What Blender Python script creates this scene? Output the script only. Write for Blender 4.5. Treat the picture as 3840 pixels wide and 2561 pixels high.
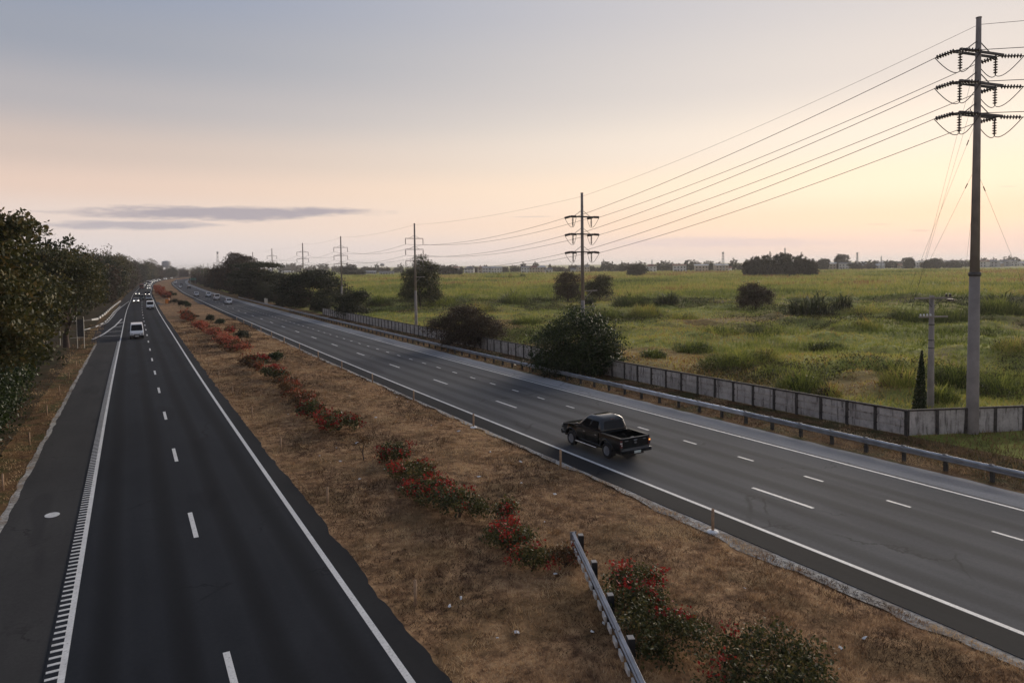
import bpy, bmesh, math, random
import numpy as np
from mathutils import Vector, Matrix

for o in list(bpy.data.objects): bpy.data.objects.remove(o)
SC = bpy.context.scene
COL = SC.collection

# ------------------------------------------------------------------ camera
TH=.51079; CH=9.345; FP=2560.; PIT=math.radians(2.4); ROL=math.radians(.7); KD=3840/2351
_c,_s=math.cos(TH),math.sin(TH)
RIGHT=np.array([_c,-_s,0]);F0=np.array([_s,_c,0]);ZZ=np.array([0,0,1.])
FWD=F0*math.cos(PIT)-ZZ*math.sin(PIT);UP=F0*math.sin(PIT)+ZZ*math.cos(PIT)
RI=math.cos(ROL)*RIGHT-math.sin(ROL)*UP; UI=math.sin(ROL)*RIGHT+math.cos(ROL)*UP
cam=bpy.data.cameras.new('camera'); camo=bpy.data.objects.new('camera',cam); COL.objects.link(camo)
cam.sensor_width=36; cam.sensor_fit='HORIZONTAL'; cam.lens=24.0
cam.clip_start=.2; cam.clip_end=20000; cam.shift_y=-0.0469
m=Matrix(((RI[0],UI[0],-FWD[0],0),(RI[1],UI[1],-FWD[1],0),(RI[2],UI[2],-FWD[2],CH),(0,0,0,1)))
camo.matrix_world=m
SC.camera=camo

# ------------------------------------------------------------------ world, sun, exposure
SUN_AZ=math.radians(63.5); SUN_EL=math.radians(10.0)      # azimuth clockwise from +Y
EXPOSURE=0.52
def N(nt,t,**k):
    n=nt.nodes.new(t)
    for a,b in k.items():
        if a=='inp':
            for i,v in b.items(): n.inputs[i].default_value=v
        else: setattr(n,a,b)
    return n
def srgb(r,g,b,k=1.0):
    f=lambda v:((v/255+.055)/1.055)**2.4 if v>10 else v/255/12.92
    return (f(r)*k,f(g)*k,f(b)*k,1)
world=bpy.data.worlds.new('World'); SC.world=world; world.use_nodes=True
nt=world.node_tree; nt.nodes.clear(); L=nt.links.new
tc=N(nt,'ShaderNodeTexCoord'); sep=N(nt,'ShaderNodeSeparateXYZ'); L(tc.outputs['Generated'],sep.inputs[0])
def M(op,a,b=None,c=None,clamp=False,nt=nt):
    n=nt.nodes.new('ShaderNodeMath'); n.operation=op; n.use_clamp=clamp
    for i,v in enumerate((a,b,c)):
        if v is None: continue
        if isinstance(v,(int,float)): n.inputs[i].default_value=v
        else: nt.links.new(v,n.inputs[i])
    return n.outputs[0]
el=M('MULTIPLY',M('ARCSINE',sep.outputs['Z']),180/math.pi)
az=M('MULTIPLY',M('ARCTAN2',sep.outputs['X'],sep.outputs['Y']),180/math.pi)
dsun=M('ABSOLUTE',M('SUBTRACT',az,math.degrees(SUN_AZ)))
dsun=M('MINIMUM',dsun,M('SUBTRACT',360.0,dsun))
def skyramp(stops):
    r=nt.nodes.new('ShaderNodeValToRGB'); r.color_ramp.interpolation='EASE'
    e=r.color_ramp.elements
    while len(e)>1: e.remove(e[-1])
    for i,(d,c) in enumerate(stops):
        p=math.sqrt(max(d,0)/90.0)
        if i==0: e[0].position=p; e[0].color=srgb(*c)
        else:
            x=e.new(p); x.color=srgb(*c)
    L(fel,r.inputs[0]); return r.outputs[0]
fel=M('SQRT',M('DIVIDE',M('MAXIMUM',el,0.0),90.0))
near=skyramp([(0,(222,206,202)),(1.2,(232,208,194)),(3.2,(249,218,190)),(6.0,(252,230,204)),(9.5,(241,227,211)),(14,(219,210,203)),(21,(203,198,198)),(35,(168,171,181)),(60,(136,145,164)),(90,(120,131,154))])
far=skyramp([(0,(208,205,206)),(1.5,(212,203,201)),(4,(219,202,193)),(6,(218,194,180)),(8.5,(199,182,173)),(12,(171,167,170)),(16,(147,152,164)),(21,(134,145,166)),(35,(118,130,155)),(60,(110,121,144)),(90,(104,116,140))])
mx=nt.nodes.new('ShaderNodeMix'); mx.data_type='RGBA'
fs=N(nt,'ShaderNodeMapRange',interpolation_type='SMOOTHSTEP',inp={1:76.0,2:0.0,3:0.0,4:1.0}); L(dsun,fs.inputs[0])
L(fs.outputs[0],mx.inputs[0]); L(far,mx.inputs[6]); L(near,mx.inputs[7]); sky=mx.outputs[2]
# thin dusk clouds low over the horizon
cmb=N(nt,'ShaderNodeCombineXYZ'); L(M('MULTIPLY',az,.16),cmb.inputs[0]); L(M('MULTIPLY',el,.9),cmb.inputs[1])
nz=N(nt,'ShaderNodeTexNoise',inp={'Scale':1.0,'Detail':6.0,'Roughness':.6}); L(cmb.outputs[0],nz.inputs['Vector'])
nz2=N(nt,'ShaderNodeTexNoise',inp={'Scale':3.1,'Detail':5.0,'Roughness':.6}); L(cmb.outputs[0],nz2.inputs['Vector'])
def cloud(a0,aw,e0,ew,tilt,soft,wob,col,amt):
    global sky
    da=M('DIVIDE',M('SUBTRACT',az,a0),aw)
    ee=M('SUBTRACT',M('SUBTRACT',el,e0),M('MULTIPLY',M('SUBTRACT',az,a0),tilt))
    ee=M('ADD',ee,M('MULTIPLY',M('SUBTRACT',nz.outputs[0],.5),wob))
    de=M('DIVIDE',ee,ew)
    r=M('SUBTRACT',1.0,M('ADD',M('MULTIPLY',da,da),M('MULTIPLY',de,de)))
    r=M('ADD',r,M('MULTIPLY',M('SUBTRACT',nz2.outputs[0],.5),1.1))
    mr=N(nt,'ShaderNodeMapRange',interpolation_type='SMOOTHSTEP',inp={1:0.0,2:soft,3:0.0,4:amt}); L(r,mr.inputs[0])
    k=nt.nodes.new('ShaderNodeMix'); k.data_type='RGBA'; L(mr.outputs[0],k.inputs[0]); L(sky,k.inputs[6]); k.inputs[7].default_value=srgb(*col); sky=k.outputs[2]
def azel(u,v):
    r=FWD+RI*(u*KD-1920)/FP-UI*(v*KD-(993.04+FP*math.tan(PIT)))/FP
    r=r/np.linalg.norm(r); return math.degrees(math.atan2(r[0],r[1])),math.degrees(math.asin(r[2]))
def cloud_px(u0,u1,v,h,soft,wob,col,amt):
    a0,e0=azel(u0,v);a1,e1=azel(u1,v)
    cloud((a0+a1)/2,(a1-a0)/2,(e0+e1)/2,h,(e1-e0)/(a1-a0),soft,wob,col,amt)
cloud_px(40,930,486,.66,.9,1.1,(160,154,162),.88)
cloud_px(40,540,517,.40,.9,.7,(168,163,170),.8)
cloud_px(1330,2010,556,.55,1.6,.5,(208,192,194),.75)
cloud_px(1950,2351,566,.35,1.6,.4,(224,198,190),.5)
cloud_px(1970,2060,516,.08,1.2,.3,(222,198,180),.6)
cloud_px(2080,2150,529,.10,1.2,.3,(215,190,178),.6)
cloud_px(2285,2345,430,.08,1.2,.3,(216,198,180),.6)
cloud_px(1150,1290,498,.08,1.2,.3,(206,190,182),.6)
nish=N(nt,'ShaderNodeTexSky',sky_type='NISHITA',sun_disc=False,sun_elevation=math.radians(2.5),sun_rotation=SUN_AZ,altitude=20,air_density=1.2,dust_density=3.0)
bg=N(nt,'ShaderNodeBackground',inp={1:.80}); L(sky,bg.inputs[0])
bg2=N(nt,'ShaderNodeBackground',inp={1:.003}); L(nish.outputs[0],bg2.inputs[0])
ad=N(nt,'ShaderNodeAddShader'); L(bg.outputs[0],ad.inputs[0]); L(bg2.outputs[0],ad.inputs[1])
wo=N(nt,'ShaderNodeOutputWorld'); L(ad.outputs[0],wo.inputs[0])

sun=bpy.data.lights.new('sun','SUN'); sun.energy=2.8; sun.angle=math.radians(42); sun.color=(1,.87,.72)
suno=bpy.data.objects.new('sun',sun); COL.objects.link(suno); suno.location=(200,100,60)
sd=Vector((math.sin(SUN_AZ)*math.cos(SUN_EL),math.cos(SUN_AZ)*math.cos(SUN_EL),math.sin(SUN_EL)))
suno.rotation_euler=sd.to_track_quat('Z','Y').to_euler()

vs=SC.view_settings; vs.view_transform='Standard'; vs.look='None'; vs.exposure=EXPOSURE; vs.gamma=1; vs.use_curve_mapping=False
SC.render.engine='CYCLES'
cy=SC.cycles; cy.use_denoising=True; cy.max_bounces=6; cy.diffuse_bounces=3; cy.glossy_bounces=3; cy.transmission_bounces=3; cy.volume_bounces=1; cy.transparent_max_bounces=6
SC.render.film_transparent=False

# ------------------------------------------------------------------ terrain functions (road coordinate system: +Y along the highway)
_ks=[0,60,120,200,280,360,450,550,700,900]; _kap=[-7e-5,1.6e-4,-6e-5,1.8e-4,-9e-5,2.9e-4,-1.1e-4,1.6e-4,3.2e-4,1.14e-3]
_gs=[0,50,100,160,250,400,900,1000]; _sl=[-.01124,-.00763,-.00548,-.0039,-.00512,-.00413,.00472,0]
_S=np.arange(-80,1500,1.)
_k=np.interp(_S,_ks,_kap); _k[(_S<0)|(_S>1000)]=0
_h=np.cumsum(_k); _x=np.cumsum(np.sin(_h)); _y=np.cumsum(np.cos(_h)); _x-=_x[80]; _y-=_y[80]
_z=np.cumsum(np.interp(_S,_gs,_sl)); _z-=_z[80]
def xroad(Y): return np.interp(Y,_y,_x)
def zroad(Y): return np.interp(Y,_y,_z)
def sstep(a,b,v):
    t=np.clip((v-a)/(b-a),0,1); return t*t*(3-2*t)
def zg(X,Y):
    w=sstep(45,150,X-xroad(Y)); zf=-.9*(1-np.exp(-np.maximum(Y,0)/80.))
    return zroad(Y)*(1-w)+zf*w
_rs=np.random.RandomState(7); _T=_rs.rand(256,256)
def vnoise(x,y):
    x=np.asarray(x,float);y=np.asarray(y,float)
    xi=np.floor(x).astype(int);yi=np.floor(y).astype(int);fx=x-xi;fy=y-yi
    fx=fx*fx*(3-2*fx);fy=fy*fy*(3-2*fy)
    a=_T[xi%256,yi%256];b=_T[(xi+1)%256,yi%256];c=_T[xi%256,(yi+1)%256];d=_T[(xi+1)%256,(yi+1)%256]
    return (a*(1-fx)+b*fx)*(1-fy)+(c*(1-fx)+d*fx)*fy
def fbm(x,y,o=4):
    s=0;a=.5
    for i in range(o):
        s=s+a*vnoise(x*2**i+i*17.3,y*2**i+i*9.1);a*=.5
    return s
def bare(X,Y):
    return sstep(.55,.63,fbm(X*.045+50,Y*.06+20,4)/.94)*(1-canemask(X,Y))*(1-.7*sstep(150,260,np.hypot(X,Y)))
def dark_ground(X,Y):  # darker ground tone: belt before the cane edge plus scattered patches
    d=(np.asarray(X)-98.)*.72+(np.asarray(Y)-170.)*.70+10*(vnoise(np.asarray(X)*.03,np.asarray(Y)*.03)-.5)
    f=fbm(np.asarray(X)*.05+70,np.asarray(Y)*.05,4)/.94
    return np.clip(np.exp(-((d+6)/6)**2)+.8*sstep(.55,.62,f+.16*np.exp(-((d+16)/16)**2))*(1-canemask(X,Y)),0,1)*sstep(39,44,np.asarray(X)-xroad(Y))
def canemask(X,Y):
    # tall cane grass beyond the ditch line
    d=(np.asarray(X)-98.)*.72+(np.asarray(Y)-170.)*.70
    return sstep(-2,4,d+10*(vnoise(np.asarray(X)*.03,np.asarray(Y)*.03)-.5))*sstep(60,80,np.asarray(X)-xroad(Y))
def bump(X,Y):
    o=X-xroad(Y)
    f=sstep(40,52,o)*(1-.6*sstep(250,700,np.hypot(X,Y)))
    h=(fbm(X*.09,Y*.09,4)-.47)*2.0*f
    h=h+np.maximum(0,vnoise(X*.23+5,Y*.23)-.60)*2.2*f
    md=sstep(6.6,8,o)*(1-sstep(16.5,17.6,o))
    h=h+md*(.10*np.sin(np.clip((o-6.5)/11,0,1)*math.pi)+(fbm(X*.8,Y*.8,3)-.45)*.10)
    lf=sstep(-5.2,-8,o)
    h=h+lf*((fbm(X*.2,Y*.2,3)-.45)*.8+.2)
    h=h+.7*canemask(X,Y)
    return h
def ground(X,Y): return float(zg(X,Y)+bump(np.float64(X),np.float64(Y)))
def R3(off,Y,dz=0.):   # point given by lateral offset from the highway datum
    return (off+float(xroad(Y)),Y,float(zroad(Y))+dz)

# ------------------------------------------------------------------ helpers
def mesh(name,V,Fs,mats=(),smooth=False,mi=None):
    me=bpy.data.meshes.new(name); me.from_pydata([tuple(v) for v in V],[],[tuple(f) for f in Fs])
    for m_ in mats: me.materials.append(m_)
    if mi is not None: me.polygons.foreach_set('material_index',np.asarray(mi,dtype=np.int32))
    if smooth: me.polygons.foreach_set('use_smooth',np.ones(len(me.polygons),dtype=bool))
    me.update(); return me
def O(name,me,parent=None,loc=(0,0,0),rot=(0,0,0),scale=(1,1,1),**p):
    o=bpy.data.objects.new(name,me); COL.objects.link(o)
    if parent is not None: o.parent=parent
    o.location=loc;o.rotation_euler=rot;o.scale=scale
    for k,v in p.items(): o[k]=v
    return o
def thing(name,label,cat,loc=(0,0,0),rotz=0,group=None,scale=(1,1,1)):
    o=O(name,None,None,loc,(0,0,rotz),scale); o.empty_display_size=.3
    o['label']=label;o['category']=cat
    if group:o['group']=group
    return o
def tag(o,label,cat,group=None):
    o['label']=label;o['category']=cat
    if group:o['group']=group
    return o
def copytree(o,parent=None):
    c=o.copy(); COL.objects.link(c); c.parent=parent
    for ch in o.children: copytree(ch,c)
    return c
class MB:
    def __init__(s): s.V=[];s.F=[];s.M=[]
    def add(s,V,F,mi=0):
        b=len(s.V); s.V+=[tuple(v) for v in V]; s.F+=[tuple(i+b for i in f) for f in F]; s.M+=[mi]*len(F); return s
    def box(s,x0,x1,y0,y1,z0,z1,mi=0):
        V=[(x0,y0,z0),(x1,y0,z0),(x1,y1,z0),(x0,y1,z0),(x0,y0,z1),(x1,y0,z1),(x1,y1,z1),(x0,y1,z1)]
        return s.add(V,[(0,3,2,1),(4,5,6,7),(0,1,5,4),(1,2,6,5),(2,3,7,6),(3,0,4,7)],mi)
    def hexa(s,bot,top,mi=0):   # two quads (same winding, ccw from above)
        return s.add(list(bot)+list(top),[(0,3,2,1),(4,5,6,7),(0,1,5,4),(1,2,6,5),(2,3,7,6),(3,0,4,7)],mi)
    def tube(s,P,Rr,n=6,mi=0,cap=True):
        P=[Vector(p) for p in P]; V=[];F=[]
        if isinstance(Rr,(int,float)): Rr=[Rr]*len(P)
        up=None
        for i,p in enumerate(P):
            d=(P[min(i+1,len(P)-1)]-P[max(i-1,0)]).normalized()
            if up is None or abs(d.dot(up))>.95: up=Vector((0,0,1)) if abs(d.z)<.9 else Vector((1,0,0))
            a=d.cross(up).normalized(); b=a.cross(d).normalized()
            up=b
            for k in range(n):
                t=2*math.pi*k/n; V.append(p+(a*math.cos(t)+b*math.sin(t))*Rr[i])
        for i in range(len(P)-1):
            for k in range(n): F.append((i*n+k,i*n+(k+1)%n,(i+1)*n+(k+1)%n,(i+1)*n+k))
        if cap: F.append(tuple(range(n-1,-1,-1))); F.append(tuple((len(P)-1)*n+k for k in range(n)))
        return s.add(V,F,mi)
    def lathe(s,prof,n=12,mi=0,M4=None):   # prof [(r,z)]
        V=[];F=[]
        for r,z in prof:
            for k in range(n):
                t=2*math.pi*k/n; V.append(Vector((r*math.cos(t),r*math.sin(t),z)))
        if M4: V=[M4@v for v in V]
        m_=len(prof)
        for i in range(m_-1):
            for k in range(n): F.append((i*n+k,i*n+(k+1)%n,(i+1)*n+(k+1)%n,(i+1)*n+k))
        F.append(tuple(range(n-1,-1,-1)));F.append(tuple((m_-1)*n+k for k in range(n)))
        return s.add(V,F,mi)
    def me(s,name,mats,smooth=False): return mesh(name,s.V,s.F,mats,smooth,s.M)
def quads(name,V,tint,mat,nv=4):
    """V: (N,nv,3) separate small faces with a per-face tint attribute"""
    n=V.shape[0]; me=bpy.data.meshes.new(name)
    me.vertices.add(n*nv); me.vertices.foreach_set('co',V.reshape(-1).astype(np.float32))
    me.loops.add(n*nv); me.loops.foreach_set('vertex_index',np.arange(n*nv,dtype=np.int32))
    me.polygons.add(n); me.polygons.foreach_set('loop_start',np.arange(0,n*nv,nv,dtype=np.int32)); me.polygons.foreach_set('loop_total',np.full(n,nv,dtype=np.int32))
    a=me.attributes.new('tint','FLOAT','POINT'); a.data.foreach_set('value',np.repeat(tint,nv).astype(np.float32))
    me.materials.append(mat); me.update(); me.validate(); return me

# ------------------------------------------------------------------ materials
def mat(name):
    m_=bpy.data.materials.new(name); m_.use_nodes=True; t=m_.node_tree; b=t.nodes['Principled BSDF']; return m_,t,b
def ramp(t,fac,stops,interp='LINEAR'):
    r=t.nodes.new('ShaderNodeValToRGB'); e=r.color_ramp.elements; r.color_ramp.interpolation=interp
    e[0].position=stops[0][0];e[0].color=(*stops[0][1],1)
    e[1].position=stops[-1][0];e[1].color=(*stops[-1][1],1)
    for p,c in stops[1:-1]: x=e.new(p);x.color=(*c,1)
    t.links.new(fac,r.inputs[0]); return r.outputs[0]
def pos(t,sc=(1,1,1)):
    g=t.nodes.new('ShaderNodeNewGeometry'); v=t.nodes.new('ShaderNodeVectorMath'); v.operation='MULTIPLY'; v.inputs[1].default_value=sc
    t.links.new(g.outputs['Position'],v.inputs[0]); return v.outputs[0]
def noise(t,vec,scale,det=4,rough=.55):
    n=t.nodes.new('ShaderNodeTexNoise'); n.inputs['Scale'].default_value=scale;n.inputs['Detail'].default_value=det;n.inputs['Roughness'].default_value=rough
    t.links.new(vec,n.inputs['Vector']); return n.outputs[0]
def mixc(t,f,a,b,mode='MIX'):
    n=t.nodes.new('ShaderNodeMix'); n.data_type='RGBA'; n.blend_type=mode
    for i,v in ((0,f),(6,a),(7,b)):
        if isinstance(v,(int,float)): n.inputs[i].default_value=v
        elif isinstance(v,tuple): n.inputs[i].default_value=(*v,1) if len(v)==3 else v
        else: t.links.new(v,n.inputs[i])
    return n.outputs[2]
def bumpn(t,b,h,st,dist=.05):
    n=t.nodes.new('ShaderNodeBump'); n.inputs['Strength'].default_value=st;n.inputs['Distance'].default_value=dist
    t.links.new(h,n.inputs['Height']); t.links.new(n.outputs[0],b.inputs['Normal'])
def simple(name,col,rough=.6,metal=0,var=.25,scale=3,spec=.5,coat=0):
    m_,t,b=mat(name); tcn=t.nodes.new('ShaderNodeTexCoord')
    n=noise(t,tcn.outputs['Object'],scale)
    lo=tuple(c*(1-var) for c in col);hi=tuple(min(1,c*(1+var)) for c in col)
    t.links.new(ramp(t,n,[(.3,lo),(.7,hi)]),b.inputs['Base Color'])
    b.inputs['Roughness'].default_value=rough;b.inputs['Metallic'].default_value=metal;b.inputs['Specular IOR Level'].default_value=spec
    b.inputs['Coat Weight'].default_value=coat
    return m_
def emit(name,col,s):
    m_,t,b=mat(name); b.inputs['Base Color'].default_value=(*col,1); b.inputs['Emission Color'].default_value=(*col,1); b.inputs['Emission Strength'].default_value=s; return m_
def foliage(name,stops,rough=.55,trans=.25,big=.0):
    m_,t,b=mat(name); a=t.nodes.new('ShaderNodeAttribute'); a.attribute_name='tint'
    oi=t.nodes.new('ShaderNodeObjectInfo')
    f=M('ADD',a.outputs['Fac'],M('MULTIPLY',M('SUBTRACT',oi.outputs['Random'],.5,nt=t),.22,nt=t),nt=t,clamp=True)
    c=ramp(t,f,stops); t.links.new(c,b.inputs['Base Color'])
    b.inputs['Roughness'].default_value=rough; b.inputs['Specular IOR Level'].default_value=.25
    tr=t.nodes.new('ShaderNodeBsdfTranslucent'); t.links.new(c,tr.inputs[0]); mxs=t.nodes.new('ShaderNodeMixShader'); mxs.inputs[0].default_value=trans
    o=t.nodes['Material Output']; t.links.new(b.outputs[0],mxs.inputs[1]);t.links.new(tr.outputs[0],mxs.inputs[2]);t.links.new(mxs.outputs[0],o.inputs[0])
    return m_
def asphalt(name,c0,c1,streak,trackoff=(),warm=(1,1,1)):
    m_,t,b=mat(name)
    p=pos(t); fine=noise(t,p,9.,5,.7); agg=noise(t,p,70.,2,.6)
    st=noise(t,pos(t,(1.1,.018,1)),1.0,3,.5); bl=noise(t,pos(t,(.25,.12,1)),1.0,4,.6)
    c=ramp(t,st,[(.3,c0),(.7,c1)])
    c=mixc(t,.45,c,ramp(t,bl,[(.35,tuple(v*.75 for v in c0)),(.65,c1)]))
    # darker wheel paths polished by traffic
    if trackoff:
        g=t.nodes.new('ShaderNodeNewGeometry'); sx=t.nodes.new('ShaderNodeSeparateXYZ'); t.links.new(g.outputs['Position'],sx.inputs[0])
        wob=M('MULTIPLY',M('SUBTRACT',noise(t,pos(t,(0.02,.03,1)),1.,2),.5,nt=t),.5,nt=t)
        acc=None
        for o_,w_ in trackoff:
            d=M('DIVIDE',M('SUBTRACT',M('ADD',sx.outputs[0],wob,nt=t),o_,nt=t),w_,nt=t)
            v=M('MAXIMUM',M('SUBTRACT',1.0,M('MULTIPLY',d,d,nt=t),nt=t),0.0,nt=t)
            acc=v if acc is None else M('MAXIMUM',acc,v,nt=t)
        c=mixc(t,M('MULTIPLY',acc,streak,nt=t),c,tuple(v*.45 for v in c0))
    pt=noise(t,pos(t,(.55,.10,1)),1.0,2,.4); c=mixc(t,ramp_f(t,pt,.60,.66),c,mixc(t,1.0,c,(.80,.80,.82),'MULTIPLY'))
    vo=t.nodes.new('ShaderNodeTexVoronoi'); vo.feature='DISTANCE_TO_EDGE'; vo.inputs['Scale'].default_value=.16; wv=noise(t,p,.8,4,.6)
    ad_=t.nodes.new('ShaderNodeVectorMath'); ad_.operation='ADD'; t.links.new(p,ad_.inputs[0]); cx_=t.nodes.new('ShaderNodeCombineXYZ'); t.links.new(M('MULTIPLY',wv,3.0,nt=t),cx_.inputs[0]); t.links.new(M('MULTIPLY',wv,2.0,nt=t),cx_.inputs[1]); t.links.new(cx_.outputs[0],ad_.inputs[1]); t.links.new(ad_.outputs[0],vo.inputs['Vector'])
    crk=M('MULTIPLY',M('SUBTRACT',1.0,ramp_f(t,vo.outputs['Distance'],.0,.012),nt=t),M('MULTIPLY',ramp_f(t,bl,.5,.6),.7,nt=t),nt=t); c=mixc(t,crk,c,tuple(v*.3 for v in c0))
    c=mixc(t,.5,c,ramp(t,agg,[(.25,(.35,.35,.35)),(.75,(1,1,1))]),'MULTIPLY')
    c=mixc(t,.35,c,ramp(t,fine,[(.3,(.55,.55,.55)),(.7,(1.25,1.25,1.25))]),'MULTIPLY')
    t.links.new(c,b.inputs['Base Color']); b.inputs['Roughness'].default_value=.85; b.inputs['Specular IOR Level'].default_value=.12
    bumpn(t,b,agg,.35,.01); return m_
def groundmat(name,stops,s1,s2,patch,patchcol,bst=.6,attr=False):
    m_,t,b=mat(name); p=pos(t)
    n1=noise(t,p,s1,6,.65); n2=noise(t,p,s2,5,.6); n3=noise(t,p,s2*.22,3,.5)
    c=ramp(t,n1,stops)
    c=mixc(t,M('MULTIPLY',ramp_f(t,n2,.45,.62),patch,nt=t),c,patchcol)
    c=mixc(t,.55,c,ramp(t,n3,[(.3,(.62,.62,.62)),(.7,(1.3,1.25,1.15))]),'MULTIPLY')
    if attr:
        at=t.nodes.new('ShaderNodeAttribute'); at.attribute_name='bare'; c=mixc(t,M('MULTIPLY',at.outputs['Fac'],.65,nt=t),c,ramp(t,n1,[(.3,(.10,.052,.022)),(.7,(.33,.185,.075))]))
        at=t.nodes.new('ShaderNodeAttribute'); at.attribute_name='dark_ground'; c=mixc(t,M('MULTIPLY',at.outputs['Fac'],.65,nt=t),c,ramp(t,n1,[(.3,(.022,.028,.010)),(.7,(.075,.085,.024))]))
    t.links.new(c,b.inputs['Base Color']); b.inputs['Roughness'].default_value=.95; b.inputs['Specular IOR Level'].default_value=.1
    bumpn(t,b,n1,bst,.12); return m_
def ramp_f(t,f,a,b):
    n=t.nodes.new('ShaderNodeMapRange'); n.interpolation_type='SMOOTHSTEP'; n.inputs[1].default_value=a;n.inputs[2].default_value=b
    t.links.new(f,n.inputs[0]); return n.outputs[0]

m_asphL=asphalt('asphalt_dark',(.016,.0195,.026),(.029,.033,.040),.75,[(-.9,.45),(.9,.45),(2.9,.45),(4.5,.45)])
m_asphS=asphalt('asphalt_shoulder',(.044,.043,.043),(.066,.064,.062),0)
m_asphR=asphalt('asphalt_worn',(.090,.092,.097),(.134,.135,.139),.55,[(20.3,.5),(22.0,.5),(23.7,.5),(25.4,.5),(27.0,.4)])
m_asphE=asphalt('asphalt_edge',(.019,.020,.023),(.030,.031,.033),0)
m_conc_sh=asphalt('dusty_shoulder',(.27,.27,.272),(.42,.415,.41),0)
def paintmat():
    m_,t,b=mat('road_paint'); p=pos(t); n=noise(t,p,14,5,.7); n2=noise(t,p,1.3,3)
    c=ramp(t,n,[(.30,(.16,.16,.16)),(.40,(.62,.61,.58)),(.7,(.80,.79,.76))])
    c=mixc(t,.4,c,ramp(t,n2,[(.3,(.6,.6,.6)),(.7,(1,1,1))]),'MULTIPLY')
    t.links.new(c,b.inputs['Base Color']); b.inputs['Roughness'].default_value=.6; return m_
m_paint=paintmat()
m_dry=groundmat('dry_grass_ground',[(.28,(.05,.028,.016)),(.42,(.19,.106,.056)),(.56,(.37,.22,.112)),(.74,(.55,.37,.20))],2.2,.30,.6,(.12,.078,.034),1.0)
m_verge=groundmat('verge_ground',[(.25,(.04,.026,.013)),(.42,(.115,.062,.03)),(.6,(.17,.10,.045)),(.8,(.24,.155,.07))],2.4,.5,.8,(.052,.060,.018),.8)
m_field=groundmat('field_ground',[(.25,(.05,.062,.016)),(.42,(.165,.185,.040)),(.58,(.28,.295,.063)),(.78,(.38,.335,.095))],.75,.07,.35,(.24,.13,.05),1.0,attr=True)
m_forest=groundmat('forest_floor',[(.3,(.02,.016,.009)),(.55,(.06,.04,.02)),(.8,(.10,.07,.035))],1.5,.3,.5,(.03,.035,.012),.8)
m_gravel=groundmat('gravel_edge',[(.3,(.14,.13,.12)),(.5,(.34,.33,.315)),(.75,(.60,.59,.565))],7.,.8,.55,(.16,.105,.06),.8)
m_conc=simple('concrete',(.30,.285,.265),.9,0,.3,1.2)
def wallmat():
    m_,t,b=mat('precast_concrete'); p=pos(t); n=noise(t,p,2.2,6,.7); n2=noise(t,pos(t,(3,3,.35)),1.6,4,.65); n3=noise(t,p,12,4)
    oi=t.nodes.new('ShaderNodeObjectInfo')
    c=ramp(t,n,[(.25,(.26,.235,.215)),(.5,(.48,.445,.41)),(.75,(.62,.58,.54))])
    c=mixc(t,ramp_f(t,n2,.5,.72),c,(.075,.065,.058))
    c=mixc(t,.25,c,ramp(t,n3,[(.3,(.5,.5,.5)),(.7,(1.2,1.2,1.2))]),'MULTIPLY')
    c=mixc(t,.5,c,ramp(t,oi.outputs['Random'],[(0,(.62,.6,.58)),(1,(1.1,1.1,1.1))]),'MULTIPLY')
    t.links.new(c,b.inputs['Base Color']); b.inputs['Roughness'].default_value=.95; bumpn(t,b,n3,.4,.02); return m_
m_wall=wallmat()
m_wpost=simple('weathered_post',(.055,.048,.042),.95,0,.4,4)
m_steel=simple('galvanised_steel',(.36,.37,.39),.42,.75,.25,2.2)
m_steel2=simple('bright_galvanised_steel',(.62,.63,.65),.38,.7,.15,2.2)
m_gpost=simple('guardrail_post',(.06,.055,.048),.85,.2,.4,5)
m_pole=simple('power_pole_steel',(.25,.215,.185),.75,.1,.3,.8)
m_polec=simple('power_pole_concrete',(.25,.22,.195),.85,0,.25,.9)
m_arm=simple('crossarm_steel',(.10,.09,.085),.7,.4,.3,4)
m_ins=simple('insulator_glaze',(.045,.03,.025),.35,0,.2,8)
m_wire=simple('cable',(.05,.045,.045),.6,.3,.1,1)
m_stake=simple('stake_wood',(.34,.22,.13),.85,0,.3,8)
m_stakew=simple('stake_white',(.62,.58,.50),.8,0,.2,8)
m_white=simple('white_sheet',(.72,.72,.70),.7,0,.1,6)
m_tyre=simple('tyre_rubber',(.012,.012,.013),.8,0,.3,10)
m_rim=simple('alloy_rim',(.55,.56,.58),.3,.9,.1,10)
m_black=simple('black_paint',(.003,.004,.004),.14,.0,.2,2,spec=.4,coat=.6)
m_carw=simple('white_paint',(.86,.86,.85),.3,0,.04,2,coat=.6)
m_carg=simple('silver_paint',(.38,.39,.40),.35,.5,.06,2,coat=.6)
m_cargr=simple('green_paint',(.03,.055,.048),.3,.2,.1,2,coat=.6)
m_cardk=simple('dark_paint',(.015,.016,.018),.25,.0,.1,2,coat=.8)
m_carred=simple('maroon_paint',(.16,.04,.03),.4,0,.1,2,coat=.4)
m_plastic=simple('black_plastic',(.014,.014,.015),.6,0,.2,6)
m_chrome=simple('chrome',(.75,.75,.76),.15,1,.05,4)
def glassm(name,col,rough=.05):
    m_,t,b=mat(name); b.inputs['Base Color'].default_value=(*col,1); b.inputs['Roughness'].default_value=rough; b.inputs['Specular IOR Level'].default_value=.22; return m_
m_glass=glassm('tinted_glass',(.006,.007,.009))
m_head=emit('headlight_lens',(1,.93,.8),2.6); m_headoff=simple('headlight_unlit',(.6,.6,.58),.15,.2,.1,8)
m_tail=simple('tail_light_red',(.09,.008,.006),.25,0,.1,8,coat=1); m_taillit=emit('tail_light_amber',(1,.42,.10),.9); m_tailred=emit('tail_light_lit_red',(.6,.05,.02),.18)
m_bark=simple('bark',(.075,.05,.036),.95,0,.4,3)
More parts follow.
